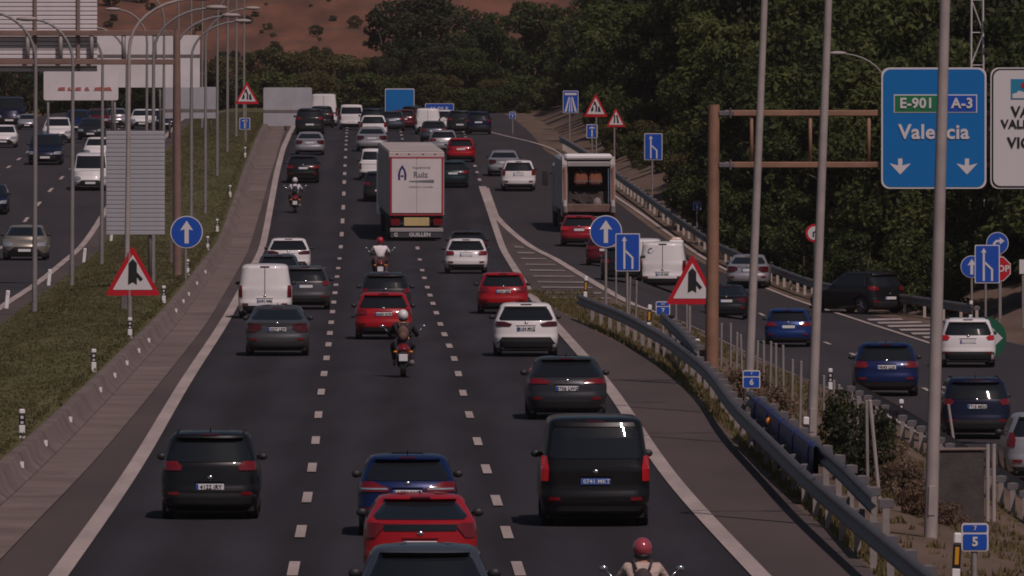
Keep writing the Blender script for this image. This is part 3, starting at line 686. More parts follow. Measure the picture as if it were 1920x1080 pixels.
car('suv_hi', B['graphite'], 723, 596, 84, 'dark car with sun glinting off its rear window ahead of the red hatchback', 'car', 'car')
car('saloon', B['grey'], 520, 667, 120, 'grey saloon with dark rear window in the left lane behind the white van', 'car', 'saloon', txt='5527 LDF')
car('van', B['white'], 497, 597, 100, 'white panel van with windowless rear doors in the left lane', 'van', 'panel_van', txt='3381 MBS', mirror=M['blackplastic'])
car('suv_hi', B['grey'], 573, 580, 70, 'grey sport utility vehicle half hidden to the right of the white panel van', 'car', 'suv')
car('hatch', B['steel'], 522, 545, 72, 'silver-blue car mostly hidden between the white van and the white crossover', 'car', 'hatchback')
car('crossover', B['white'], 541, 515, 82, 'white crossover with black tail lamps ahead of the hidden silver-blue car', 'car', 'crossover')
car('hatch', B['black'], 568, 343, 62, 'black hatchback in the left lane ahead of the rider on the red scooter', 'car', 'hatchback')
car('saloon', B['silver'], 581, 291, 54, 'silver saloon in the left lane ahead of the black hatchback', 'car', 'saloon')
car('suv', B['charcoal'], 581, 252, 55, 'dark sport utility vehicle in the left lane ahead of the silver saloon', 'car', 'suv')
car('suv', B['black'], 603, 240, 45, 'black car squeezed beside the tall white van far up the left lane', 'car', 'suv')
car('bigvan', B['white'], 607, 237, 46, 'tall white high-roof van at the far end of the left lane', 'van', 'high_roof_van')
car('van_win', B['white'], 659, 243, 36, 'small white van with rear window on the far lane line', 'van', 'small_van')
car('saloon', B['silver'], 697, 284, 58, 'silver saloon in the middle lane ahead of the lorry', 'car', 'saloon')
car('hatch_tall', B['white'], 700, 262, 52, 'white car in the middle lane ahead of the silver saloon', 'car', 'hatchback')
car('suv', B['navy'], 699, 246, 48, 'dark blue car in the middle lane ahead of the white one', 'car', 'suv')
car('hatch', B['steel'], 736, 246, 40, 'grey car with a bright plate far up between middle and right lanes', 'car', 'hatchback')
car('estate', B['maroon'], 757, 243, 36, 'dark red car far ahead left of the white van with two rear doors', 'car', 'estate_car')
car('suv', B['black'], 774, 240, 36, 'black car far ahead tucked behind the white two-door van', 'car', 'suv')
car('van', B['white'], 802, 252, 46, 'white van with two rear doors far up the right lane', 'van', 'panel_van')
car('hatch', B['steel'], 813, 268, 50, 'steel grey car behind the far white van in the right lane', 'car', 'hatchback')
car('estate', B['silver'], 831, 288, 50, 'pale silver estate car in the right lane beside the lorry roof', 'car', 'estate_car')
car('hatch', B['red'], 864, 304, 40, 'red car to the right of the lorry roof', 'car', 'hatchback')
car('hatch', B['darkteal'], 849, 352, 60, 'dark green car half hidden behind the right side of the lorry', 'car', 'hatchback')
car('hatch_tall', B['white'], 838, 246, 38, 'white car to the right of the far white van', 'car', 'hatchback')
car('suv', B['charcoal'], 862, 250, 36, 'dark brown car between two others at the far right lane', 'car', 'suv')
car('suv_hi', B['navy'], 897, 252, 46, 'navy car at the far right where the slip road joins', 'car', 'suv')
car('saloon', B['silver'], 945, 330, 60, 'silver saloon on the merging slip road ahead of the small white hatchback', 'car', 'saloon')
car('hatch_tall', B['white'], 972, 358, 64, 'small white hatchback on the merging slip road beside the gore tip', 'car', 'hatchback')
car('pickup', B['white'], 703, 338, 46, 'white pick-up truck in the middle lane left of the lorry', 'pickup', 'pickup_truck')
car('suv', B['charcoal'], 712, 378, 60, 'dark car just left of the lorry, mostly hidden by its trailer', 'car', 'suv')
# --- slip road
hs = lambda px, py: heading(float(at(px, py).y), X_servl) 
car('hatch', B['crimson'], 1086, 462, 70, 'dark red car right behind the refuse lorry on the slip road', 'car', 'hatchback', lit=True, rot=.05)
car('estate', B['maroon'], 1135, 500, 60, 'dark car with red lamp half hidden by the round blue arrow sign', 'car', 'estate_car', rot=.03)
car('hatch', B['black'], 1165, 527, 66, 'black car hidden behind the blue lane sign beside the white van', 'car', 'hatchback', rot=.04)
car('van', B['white'], 1206, 523, 60, 'white van whose roof shows above the lane merging sign', 'van', 'panel_van', rot=.05)
bv = car('van', B['white'], 1243, 543, 88, 'white van with roof beacon and wreath emblem between the slip road signs', 'van', 'panel_van', txt='5118 KSV', rot=.05)
car('saloon', B['charcoal'], 1362, 598, 62, 'dark saloon half hidden behind the brown gantry post', 'car', 'saloon', rot=.05)
car('saloon', B['silver'], 1403, 540, 80, 'silver saloon with glinting boot between gantry post and slip road guard rail', 'car', 'saloon', rot=.06)
car('estate', B['brightblue'], 1478, 650, 88, 'bright blue estate car between the first two tall lamp posts', 'car', 'estate_car', rot=.05)
car('suv', B['black'], 1648, 588, 92, 'black sport utility vehicle turning across the striped area, its left side showing', 'car', 'suv', rot=-.62, clampw=(.9, 1.0))
car('hatch', B['blue'], 1661, 742, 122, 'dark blue hatchback between the middle and right tall lamp posts', 'car', 'hatchback', txt='9043 LLK', rot=.03)
car('suv_hi', B['white'], 1814, 688, 104, 'white sport utility vehicle with lit brake lamps in front of the green arrow marker', 'car', 'suv', lit=True, rot=.02)
car('suv_hi', B['navy'], 1829, 822, 130, 'navy sport utility vehicle with white plate at the right, behind the blue guard rail', 'car', 'suv', txt='7715 MDC')
car('hatch_tall', B['silver'], 1958, 905, 150, 'pale car cut off by the right edge beside the blue rail', 'car', 'hatchback')
rg = [(.10 * math.cos(rad(60 + 25 * k)), .10 * math.sin(rad(60 + 25 * k))) for k in range(13)]
obj('wreath_emblem', tube([(-.45 + a, CACHE['van']['P'].rear_y(.45, 1.50) - .012, 1.50 + b) for a, b in rg], .014, 6), mat('emblem_ink', (.06, .06, .07), .5), bv)
# --- opposite carriageway
oc = dict(front=True)
car('saloon', B['gold'], 47, 488, 84, 'silver saloon coming towards the camera, nearest on the opposite carriageway', 'car', 'saloon', **oc)
car('hatch', B['navy'], -18, 402, 66, 'dark car cut off by the left edge on the opposite carriageway', 'car', 'hatchback', **oc)
car('van_win', B['white'], 170, 357, 66, 'white van coming towards the camera left of the ribbed sign back', 'van', 'small_van', **oc)
car('hatch', B['white'], 184, 303, 48, 'white car behind the oncoming white van', 'car', 'hatchback', **oc)
car('suv', B['navy'], 85, 309, 64, 'dark blue oncoming car with bright headlamps', 'car', 'suv', **oc)
car('hatch_tall', B['white'], 107, 268, 54, 'white oncoming hatchback ahead of the dark blue one', 'car', 'hatchback', **oc)
car('hatch', B['white'], 6, 277, 50, 'white oncoming car at the left edge below the gantry panels', 'car', 'hatchback', **oc)
car('van_win', B['navy'], 18, 238, 56, 'dark oncoming van at the far left under the gantry panel', 'van', 'small_van', **oc)
car('hatch', B['silver'], 51, 243, 24, 'small pale car far off between the dark van and the lamp post', 'car', 'hatchback', clampw=(.7, 1.1), **oc)
car('suv', B['blue'], 145, 249, 44, 'dark blue car far off right of the white oncoming hatchback', 'car', 'suv', **oc)
car('hatch', B['charcoal'], 170, 262, 36, 'black oncoming car just left of the silver one, far off', 'car', 'hatchback', **oc)
car('hatch', B['maroon'], 183, 241, 40, 'dark red far car with one bright lamp on the opposite carriageway', 'car', 'hatchback', **oc)
car('saloon', B['silver'], 216, 239, 38, 'silver oncoming car above the ribbed sign back', 'car', 'saloon', **oc)
car('hatch', B['white'], 267, 242, 34, 'white oncoming car, left one of the pair above the ribbed sign', 'car', 'hatchback', **oc)
car('hatch', B['white'], 296, 242, 34, 'white oncoming car, right one of the pair above the ribbed sign', 'car', 'hatchback', **oc)
car('hatch', B['navy'], 315, 243, 30, 'dark oncoming car beside the brown gantry post on the left', 'car', 'hatchback', **oc)
# ------------------------------------------------------------------ lorries
def lorry():
    pos = at(781, 452); h = heading(pos.y) - .036; sl = float(zm(pos.y + 8) - zm(pos.y)) / 8
    t = thing('box_trailer_lorry', 'white box trailer lorry with red edging and yellow plate in the middle lane', 'lorry'); orient(t, pos, h, sl)
    side = mat('trailer_side_shaded', (.34, .32, .32), .6, var=.15, scale=.4); roofm = mat('trailer_roof_shaded', (.42, .38, .35), .7, var=.15, scale=.5); doorm = mat('trailer_door', (.66, .60, .59), .5, var=.07, scale=.8); redm = mat('red_edging', (.42, .03, .05), .45)  # side and roof of the white trailer coloured darker to paint in shade
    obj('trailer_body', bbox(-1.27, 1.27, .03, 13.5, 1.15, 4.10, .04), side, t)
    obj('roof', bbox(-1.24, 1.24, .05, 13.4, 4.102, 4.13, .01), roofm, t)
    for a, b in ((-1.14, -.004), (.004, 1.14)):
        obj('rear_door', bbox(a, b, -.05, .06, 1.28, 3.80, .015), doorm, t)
    obj('top_rail', bbox(-1.27, 1.27, -.03, .05, 3.84, 4.08, .02), mat('trailer_rail', (.55, .46, .45), .5), t)
    for x in (-1.185, 1.185): obj('red_edging', bbox(x - .035, x + .035, -.045, .05, 1.25, 3.83, .01), redm, t)
    obj('red_edging', bbox(-1.14, 1.14, -.062, .05, 3.79, 3.835, .01), redm, t)
    obj('red_edging', bbox(-1.22, 1.22, -.05, .05, 1.17, 1.22, .01), redm, t)
    for x in (-.9, -.35, .3, .85): obj('top_lamp', bbox(x - .05, x + .05, -.05, 0, 3.97, 4.01, .01), M['lampred'], t)
    obj('chassis', bbox(-1.2, 1.2, .1, 13.3, .85, 1.14, .02), M['under'], t)
    rb = obj('rear_bumper', bbox(-1.22, 1.22, -.06, .05, .42, .60, .02), mat('trailer_bumper', (.36, .33, .33), .5), t)
    mf = obj('mud_flap', bbox(-1.2, 1.2, -.03, .02, .16, .415, .005), mat('mud_flap', (.05, .05, .055), .7), t)
    text('GUILLEN', .24, M['signwhite'], mf, (.15, -.045, .29), bold=.03); text('G', .24, M['signwhite'], mf, (-.95, -.045, .29), bold=.03)
    for x in (-.98, .98): obj('tail_lamp', bbox(x - .21, x + .21, -.05, .05, .72, 1.02, .02), M['lampred'], t)
    obj('number_plate', bbox(-.58, .58, -.055, .02, .70, 1.08, .01), M['plateyellow'], t)
    for y in (2.2, 3.5, 4.8, 11.5):
        for x in (-1.05, 1.05): obj('wheel', cyl('x', (x, y, .52), .52, -.16, .16, 20), M['tyre'], t)
    obj('tractor_cab', bbox(-1.25, 1.25, 13.9, 16.0, .6, 3.7, .12), M['white'], t)
    ink = mat('trailer_blue_ink', (.02, .03, .14), .5); gi = mat('trailer_grey_ink', (.17, .18, .20), .5)
    # arch-shaped emblem, company name and bar
    o = []; i = []
    for k in range(13):
        a = math.pi * k / 12; o.append((-.66 + .20 * math.cos(a), 3.15 + (.38 * math.sin(a) ** .8 if a not in (0, math.pi) else 0)))
    outer = [(-.84, 2.80), (-.86, 3.05), (-.80, 3.28), (-.66, 3.50), (-.52, 3.28), (-.46, 3.05), (-.48, 2.80), (-.57, 2.80), (-.56, 3.05), (-.60, 3.24), (-.66, 3.34), (-.72, 3.24), (-.76, 3.05), (-.75, 2.80)]
    obj('emblem', slab(outer, -.060, -.052), ink, t); obj('emblem', slab([(-.73, 2.95), (-.59, 2.95), (-.59, 3.02), (-.73, 3.02)], -.061, -.052), ink, t)
    text('Ruiz', .36, gi, t, (.18, -.058, 3.04), bold=.03)
    text('TRANSPORTES', .12, gi, t, (.22, -.058, 3.36), bold=.0)
    obj('printed_bar', slab([(-.35, 2.72), (.8, 2.67), (.8, 2.82), (-.35, 2.76)], -.060, -.052), gi, t)
    text('LOGISTICA Y ALMACEN', .10, gi, t, (.2, -.058, 2.48), bold=0)
lorry()
def refuse():
    pos = at(1104, 437); h = heading(pos.y) - .045; sl = float(zm(pos.y + 6) - zm(pos.y)) / 6
    t = thing('refuse_lorry', 'refuse collection lorry with open dark hopper and two orange drums on the slip road', 'lorry'); orient(t, pos, h, sl)
    pale = mat('refuse_pale', (.34, .315, .305), .5, var=.12, scale=1); side = mat('refuse_side', (.30, .31, .34), .55, var=.12, scale=.7); dk = M['under']; br = mat('refuse_tailboard', (.15, .09, .07), .7, var=.3, scale=2); org = mat('refuse_drum', (.27, .10, .055), .5, var=.15, scale=3)
    obj('container', bbox(-1.22, 1.22, 1.25, 6.4, .95, 3.45, .10), side, t)
    for x in (-1, 1):
        poly = [(0.0, .95), (0.02, 2.2), (.10, 3.2), (.45, 3.55), (1.24, 3.55), (1.24, .80), (.25, .75)]
        n = len(poly); x0, x1 = (x * 1.24, x * 1.02) if x > 0 else (x * 1.24, x * 1.02)
        v = [(x0, y, z) for y, z in poly] + [(x1, y, z) for y, z in poly]; f = [tuple(range(n)), tuple(range(2 * n - 1, n - 1, -1))] + [(i, n + i, n + (i + 1) % n, (i + 1) % n) for i in range(n)]
        if x < 0: f = [tuple(reversed(q)) for q in f]
        obj('hopper_side', (v, f), pale, t)
        obj('warning_strip', bbox(x * 1.13 - .05, x * 1.13 + .05, -.03, .06, 1.5, 3.1, .01), mat('warning_strip', (.36, .14, .08), .5), t)
        obj('tail_lamp', bbox(x * 1.10 - .10, x * 1.10 + .10, -.10, .08, .82, 1.12, .02), M['lampred'], t)
        obj('lift_arm', tube([(x * 1.12, -.05, 1.5), (x * 1.12, -.22, 1.25), (x * 1.1, -.15, 1.0)], .10, 8), pale, t)
        obj('ram', tube([(x * .96, .25, 1.4), (x * .96, .5, 3.0)], .05, 8), M['chrome'], t)
    obj('hopper_roof', bbox(-1.10, 1.10, .18, 1.24, 3.42, 3.68, .08), M['white'], t)
    obj('top_beam', bbox(-1.02, 1.02, .15, .45, 3.10, 3.34, .03), pale, t)
    obj('hopper_back', bbox(-1.03, 1.03, 1.0, 1.2, .9, 3.4, .01), dk, t)
    for x in (-.34, .34):
        dr = obj('drum', bbox(x - .31, x + .31, .40, .85, 2.22, 2.86, .09), org, t); obj('drum_band', bbox(x - .315, x + .315, .385, .6, 2.36, 2.42, .01), M['galv'], dr); obj('drum_bracket', bbox(x - .05, x + .05, .3, .5, 2.86, 3.1, .01), dk, t)
    for zz, xx in ((1.9, -.6), (1.75, .1), (1.6, .6)): obj('linkage', tube([(xx, .5, zz), (xx + .3, .7, zz - .5)], .035, 6), M['galv'], t)
    obj('hopper_plate', bbox(-.98, .98, .75, .95, 1.1, 1.9, .02), mat('hopper_plate', (.06, .045, .04), .7, var=.4, scale=3), t)
    obj('hopper_floor', bbox(-1.02, 1.02, .1, 1.0, .95, 1.10, .02), dk, t)
    obj('waste_sack', ellipsoid((.42, .45, 1.35), (.22, .22, .30)), mat('waste_sack', (.22, .19, .18), .7), t, smooth=True)
    obj('tailboard', bbox(-1.02, 1.02, -.05, .10, .98, 1.36, .03), br, t)
    obj('rear_bumper', bbox(-1.05, 1.05, -.02, .12, .50, .78, .02), M['galv'], t)
    obj('chassis', bbox(-.5, .5, .3, 8.3, .55, .95, .02), dk, t)
    obj('cab', bbox(-1.22, 1.22, 6.6, 8.6, .65, 3.0, .12), pale, t)
    for x in (-1, 1):
        obj('wing_mirror', join(bbox(x * 1.55 - .12, x * 1.55 + .12, 8.2, 8.32, 1.9, 2.6, .03), tube([(x * 1.2, 8.3, 2.5), (x * 1.5, 8.26, 2.4)], .03, 6)), M['blackplastic'], t)
        for y in (1.9, 3.2, 7.3): obj('wheel', cyl('x', (x * 1.05, y, .52), .52, -.17, .17, 20), M['tyre'], t)
refuse()
# beacons and emblem on the white van
o = thing('roof_beacon', 'white beacon bar on the roof of the wreath-marked van', 'beacon', at(1243, 543) + Vector((.55, .9, 1.92)))
obj('beacon_base', bbox(-.28, .28, -.12, .12, -.06, .06, .03), M['white'], o); obj('beacon_lens', ellipsoid((0, 0, .10), (.22, .12, .08)), mat('beacon_lens', (.8, .6, .5), .1, coat=1), o, smooth=True)
# ------------------------------------------------------------------ two-wheelers and riders
def skin_mesh(name, joints, edges, material, sub=1):
    m = bpy.data.meshes.new(name); m.from_pydata([j[0] for j in joints], edges, []); o = bpy.data.objects.new('tmp', m); COL.objects.link(o)
    md = o.modifiers.new('skin', 'SKIN'); md.use_smooth_shade = True
    for i, j in enumerate(joints): m.skin_vertices[0].data[i].radius = (j[1], j[1] if len(j) < 3 else j[2])
    m.skin_vertices[0].data[0].use_root = True
    s = o.modifiers.new('sub', 'SUBSURF'); s.levels = sub; s.render_levels = sub
    dg = bpy.context.evaluated_depsgraph_get(); r = bpy.data.meshes.new_from_object(o.evaluated_get(dg)); bpy.data.objects.remove(o); r.name = name
    r.materials.clear(); r.materials.append(material); r.polygons.foreach_set('use_smooth', [True] * len(r.polygons)); return r
def rider_and_bike(px, py, bike_label, person_label, bike_col, shirt, trousers, helmet, scooter=True, bag=None, bag_label=None, skinc=(.42, .22, .15), case=None, scale=1., helm2=None, bike_name='scooter', sleeves=False):
    pos = at(px, py); h = heading(pos.y); sl = float(zm(pos.y + 3) - zm(pos.y - 1)) / 4
    t = thing(bike_name, bike_label, 'scooter' if scooter else 'motorcycle'); orient(t, pos, h, sl); t.scale = (scale,) * 3
    bm = mat('bike_' + bike_name + str(px), bike_col, .35, coat=.7); dk = M['blackplastic']
    wr = .28 if scooter else .31
    for y, nm in ((0.28, 'rear_wheel'), (1.55, 'front_wheel')):
        w = obj(nm, (lambda: (lambda V: V)(cyl('x', (0, y, wr), wr, -.07, .07, 20)))(), M['tyre'], t); obj('rim', cyl('x', (0, y, wr), wr * .6, -.075, .075, 14), M['rim'], w)
    obj('tail_body', join(ellipsoid((0, .42, .70), (.19, .46, .17)), ellipsoid((0, .30, .58), (.15, .3, .14))), bm, t, smooth=True)
    obj('seat', ellipsoid((0, .62, .80), (.15, .42, .09)), dk, t, smooth=True)
    obj('engine', bbox(-.16, .16, .35, 1.1, .25, .62, .06), M['under'], t)
    obj('front_fairing', join(ellipsoid((0, 1.35, .80), (.22, .14, .30)), ellipsoid((0, 1.42, .5), (.18, .14, .3))), bm, t, smooth=True)
    obj('fork', join(tube([(-.09, 1.55, wr), (-.09, 1.36, .95)], .025, 6), tube([(.09, 1.55, wr), (.09, 1.36, .95)], .025, 6)), M['galv'], t)
    hb = obj('handlebar', tube([(-.38, 1.18, 1.02), (-.2, 1.28, 1.05), (.2, 1.28, 1.05), (.38, 1.18, 1.02)], .018, 6), dk, t)
    for x in (-1, 1): obj('mirror', join(tube([(x * .3, 1.25, 1.04), (x * .48, 1.22, 1.24)], .012, 5), ellipsoid((x * .53, 1.2, 1.28), (.062, .025, .045), 10, 6)), mat('mirror_face', (.55, .58, .60), .15, metal=.9), t, smooth=True)
    obj('mudguard', bbox(-.09, .09, -.06, .06, .36, .66, .02), dk, t)
    obj('tail_lamp', ellipsoid((0, -.03, .72), (.12, .05, .055)), M['lampred'], t, smooth=True)
    obj('number_plate', bbox(-.11, .11, -.10, -.07, .42, .60, .008), M['plate'], t)
    obj('silencer', tube([(.20, .75, .32), (.22, -.02, .38)], [.05, .075], 12), M['galv'], t, smooth=True)
    for x in (-.2, .2): obj('indicator', ellipsoid((x, .02, .66), (.05, .04, .03), 8, 6), M['orange'], t)
    if case: obj('top_case', bbox(-.24, .24, -.12, .28, .86, 1.18, .07), mat('case' + str(px), case, .4), t)
    # rider
    root = thing('person', person_label, 'person'); orient(root, pos, h, sl); root.scale = (scale,) * 3
    sk = mat('skin' + str(px), skinc, .6); sh = mat('shirt' + str(px), shirt, .85, var=.12, scale=6, bump=.5, bscale=14); tr = mat('trousers' + str(px), trousers, .85, var=.15, scale=5); hm = mat('helmet' + str(px), helmet, .2, coat=.8)
    J = [((0, .55, .88), .15, .12), ((0, .60, 1.08), .135, .105), ((0, .68, 1.28), .15, .105), ((0, .72, 1.40), .055), ((0, .75, 1.55), .085)]
    E = [(0, 1), (1, 2), (2, 3), (3, 4)]
    for s in (-1, 1):
        b = len(J); J += [((s * .19, .70, 1.31), .065), ((s * .34, .86, 1.10), .048), ((s * .355, 1.12, 1.05), .036), ((s * .36, 1.20, 1.035), .040)]; E += [(2, b), (b, b + 1), (b + 1, b + 2), (b + 2, b + 3)]
        for q in range(3): J.append(((s * (.33 + .035 * q), 1.245, 1.02 - .004 * q), .012)); E.append((b + 3, len(J) - 1))
        b = len(J); J += [((s * .12, .62, .85), .095), ((s * .27, 1.02, .80), .070), ((s * .23, .92, .48), .050), ((s * .23, .88, .34), .042), ((s * .24, 1.05, .30), .040)]; E += [(0, b), (b, b + 1), (b + 1, b + 2), (b + 2, b + 3), (b + 3, b + 4)]
    link('body', skin_mesh('body', J, E, sk), root)
    J = [((0, .55, .90), .170, .135), ((0, .59, 1.06), .165, .130), ((0, .66, 1.26), .180, .130), ((0, .70, 1.36), .10, .08)]; E = [(0, 1), (1, 2), (2, 3)]
    for s in (-1, 1): b = len(J); J += [((s * .21, .69, 1.31), .095), ((s * .345, .86, 1.10), .072)]; E += [(2, b), (b, b + 1)]
    if sleeves:
        for s, q in ((-1, 5), (1, 7)): J += [((s * .355, 1.10, 1.055), .052)]; E += [(q, len(J) - 1)]
    link('shirt', skin_mesh('shirt', J, E, sh), root)
    J = [((0, .56, .86), .17, .13)]; E = []
    for s in (-1, 1): b = len(J); J += [((s * .12, .64, .85), .112), ((s * .27, 1.01, .80), .085), ((s * .23, .93, .52), .066), ((s * .23, .89, .40), .062)]; E += [(0, b), (b, b + 1), (b + 1, b + 2), (b + 2, b + 3)]
    link('trousers', skin_mesh('trousers', J, E, tr), root)
    hl = obj('helmet', ellipsoid((0, .75, 1.58), (.135, .165, .150), 18, 12), hm, root, smooth=True)
    obj('visor', ellipsoid((0, .83, 1.57), (.118, .105, .07), 14, 8), M['glass'], hl, smooth=True)
    obj('helmet_trim', ellipsoid((0, .745, 1.475), (.118, .14, .05), 14, 8), dk if not helm2 else mat('helmtrim' + str(px), helm2, .3), hl, smooth=True)
    if bag:
        bt = thing('backpack', bag_label, 'backpack'); orient(bt, pos, h, sl); bt.scale = (scale,) * 3
        bmm = mat('bag' + str(px), bag, .8, var=.25, scale=5)
        obj('bag_body', join(ellipsoid((0, .47, 1.12), (.145, .10, .20)), bbox(-.12, .12, .42, .53, .98, 1.24, .04)), bmm, bt, smooth=True); obj('front_pocket', ellipsoid((0, .385, 1.05), (.10, .045, .10)), bmm, bt, smooth=True)
        for s in (-1, 1): obj('strap', tube([(s * .09, .50, 1.30), (s * .13, .62, 1.42), (s * .14, .80, 1.36), (s * .15, .83, 1.2)], .020, 6), bmm, bt, smooth=True)
rider_and_bike(756, 708, 'dark motorcycle with red tail and white plate in the middle lane', 'motorcyclist in white helmet and dark jacket riding behind the red hatchback', (.20, .01, .015), (.02, .018, .022), (.025, .022, .03), (.75, .73, .72), False, (.13, .075, .055), 'brown backpack worn by the motorcyclist in white helmet', bike_name='motorcycle', sleeves=True)
rider_and_bike(713, 530, 'maroon scooter with wide mirrors behind the white box lorry', 'scooter rider in white shirt and red helmet behind the box lorry', (.12, .02, .02), (.72, .68, .68), (.10, .05, .05), (.38, .012, .03), True)
rider_and_bike(553, 400, 'red scooter in the left lane behind the black hatchback', 'scooter rider in pale shirt and white helmet in the left lane', (.20, .008, .015), (.55, .54, .60), (.06, .035, .04), (.62, .60, .60), True, (.02, .02, .03), 'small black backpack of the rider on the red scooter')
rider_and_bike(1207, 1248, 'scooter cut off by the bottom edge behind the black people carrier', 'scooter rider in pink helmet and beige jacket at the bottom edge', (.05, .05, .055), (.46, .36, .31), (.04, .04, .05), (.36, .06, .08), True, (.05, .035, .04), 'dark rucksack with grey panel on the rider at the bottom edge', bike_name='scooter', sleeves=True, scale=.94)

# ------------------------------------------------------------------ signs
ARROW_UP = lambda w, h, sw: [(-sw / 2, -h / 2), (sw / 2, -h / 2), (sw / 2, h * .12), (w / 2, h * .12 - h * .05), (0, h / 2), (-w / 2, h * .12 - h * .05), (-sw / 2, h * .12)]
def post_line(root, x, z1, r=.045, m=None): return obj('post', tube([(x, .05, -.1), (x, .05, z1)], r, 8), m or M['galvpost'], root, smooth=True, sharp=60)
def face(root, name, poly, m, layer, parent=None, th=.02): return obj(name, slab(poly, -.010 * layer, -.010 * layer + th), m, parent or root)
def grow(poly, k, cx=0, cz=0): return [(cx + (x - cx) * k, cz + (z - cz) * k) for x, z in poly]
def sgn(kind, label, base, ctr, size, name='traffic_sign', cat='sign', txt=None, depth=None, posts=(0,), rot=0., top=None, pr=.045):
    """base: picture point where the post meets the ground; ctr and size: the face in picture pixels"""
    if depth:
        X = (base[0] - 960) / F * depth; p = Vector((X, depth, float(gfull(np.array(X), np.array(depth)))))
        r = ray(*base); by = (CAMZ - p.z) * F / depth + 157
    else: p = at(*base); by = base[1]
    s = F / p.y; w, h = size[0] / s, size[1] / s; cx = (ctr[0] - base[0]) / s; cz = (by - ctr[1]) / s
    t = thing(name, label, cat, p, -heading(p.y) + rot)
    for d in posts: post_line(t, d / s, cz + (h * .35 if top is None else top), pr)
    S = lambda poly: [(x + cx, z + cz) for x, z in poly]
    if kind == 'round' or kind == 'round_right':
        b = face(t, 'border', S(disc(w / 2)), M['signwhite'], 1); face(t, 'panel', S(disc(w / 2 * .94)), M['signblue'], 2)
        if kind == 'round': face(t, 'arrow', S(ARROW_UP(w * .40, w * .70, w * .13)), M['signwhite'], 3)
        else:
            a = w; face(t, 'arrow', S([(-.20 * a, -.30 * a), (-.10 * a, -.30 * a), (-.10 * a, -.06 * a), (-.03 * a, .05 * a), (.10 * a, .05 * a), (.10 * a, -.06 * a), (.32 * a, .10 * a), (.10 * a, .26 * a), (.10 * a, .15 * a), (-.07 * a, .15 * a), (-.20 * a, .0)]), M['signwhite'], 3)
    elif kind.startswith('tri'):
        P = tri(w, h, w * .06, -h / 2); face(t, 'border', S(P), M['signred'], 1)
        face(t, 'panel', S(tri(w * .72, h * .70, w * .015, -h * .5 + h * .115)), M['signwhite'], 2)
        if kind == 'tri_merge':
            q = w; face(t, 'merge_arrow', S([(-.085 * q, -.26 * q), (0, -.21 * q), (.075 * q, -.26 * q), (.075 * q, -.12 * q), (.14 * q, -.20 * q), (.185 * q, -.155 * q), (.075 * q, -.03 * q), (.075 * q, .13 * q), (0, .21 * q), (-.075 * q, .13 * q)]), M['signblack'], 3)
        elif kind == 'tri_narrow':
            q = w
            face(t, 'road_edge', S([(-.13 * q, -.30 * q), (-.05 * q, -.30 * q), (-.04 * q, -.05 * q), (-.04 * q, .12 * q), (-.11 * q, .12 * q), (-.11 * q, -.08 * q)]), M['signblack'], 3)
            face(t, 'road_edge', S([(.16 * q, -.30 * q), (.06 * q, -.30 * q), (.03 * q, -.05 * q), (.0, .12 * q), (.08 * q, .12 * q), (.11 * q, -.05 * q)]), M['signblack'], 3)
        else:
            q = w
            face(t, 'figure', S([(-.20 * q, -.27 * q), (-.10 * q, -.24 * q), (-.09 * q, -.12 * q), (-.13 * q, -.04 * q), (-.04 * q, .03 * q), (.0, -.08 * q), (-.02 * q, -.26 * q), (.05 * q, -.29 * q), (.06 * q, -.06 * q), (.02 * q, .06 * q), (-.05 * q, .08 * q), (-.10 * q, .03 * q), (-.17 * q, -.10 * q), (-.20 * q, -.20 * q)]), M['signblack'], 3)
            face(t, 'figure', S([(.09 * q, -.28 * q), (.21 * q, -.28 * q), (.17 * q, -.10 * q), (.13 * q, -.02 * q), (.09 * q, -.10 * q)]), M['signblack'], 3); face(t, 'figure', S([(x - .04 * q, z + .10 * q) for x, z in disc(.05 * q, n=12)]), M['signblack'], 3)
    elif kind == 'lane':
        face(t, 'border', S(rrect(w, h, w * .05)), M['signwhite'], 1); face(t, 'panel', S(rrect(w * .92, h * .95, w * .04)), M['signblue'], 2)
        face(t, 'lane_arrow', S([(-.18 * w, -.44 * h), (-.10 * w, -.44 * h), (-.10 * w, .30 * h), (-.03 * w, .30 * h), (-.14 * w, .42 * h), (-.25 * w, .30 * h), (-.18 * w, .30 * h)]), M['signwhite'], 3)
        face(t, 'joining_lane', S([(.15 * w, -.44 * h), (.23 * w, -.44 * h), (.23 * w, -.13 * h), (-.09 * w, .07 * h), (-.09 * w, .0), (.15 * w, -.15 * h)]), M['signwhite'], 3)
    elif kind == 'km':
        face(t, 'border', S(rrect(w, h, w * .12)), M['signwhite'], 1); face(t, 'panel', S(rrect(w * .88, h * .55, w * .06, 0, -h * .17)), M['signblue'], 2); face(t, 'panel', S(rrect(w * .88, h * .24, w * .05, 0, h * .315)), M['signblue'], 2)
        text(txt[1], h * .44, M['signwhite'], t, (cx, -.032, cz - h * .17), bold=.04); text(txt[0], h * .22, M['signwhite'], t, (cx, -.032, cz + h * .315), bold=.02)
    elif kind == 'motorway':
        face(t, 'border', S(rrect(w, h, w * .06)), M['signwhite'], 1); face(t, 'panel', S(rrect(w * .93, h * .95, w * .05)), M['signblue'], 2)
        for a in (-1, 1):
            face(t, 'carriageway', S([(a * .06 * w, .22 * h), (a * .13 * w, .22 * h), (a * .40 * w, -.44 * h), (a * .26 * w, -.44 * h)]), M['signwhite'], 3); face(t, 'carriageway', S([(a * .02 * w, .20 * h), (a * .045 * w, .20 * h), (a * .13 * w, -.44 * h), (a * .04 * w, -.44 * h)]), M['signwhite'], 3)
        face(t, 'bridge', S([(-.38 * w, .30 * h), (.38 * w, .30 * h), (.38 * w, .40 * h), (-.38 * w, .40 * h)]), M['signwhite'], 3)
    elif kind == 'info':
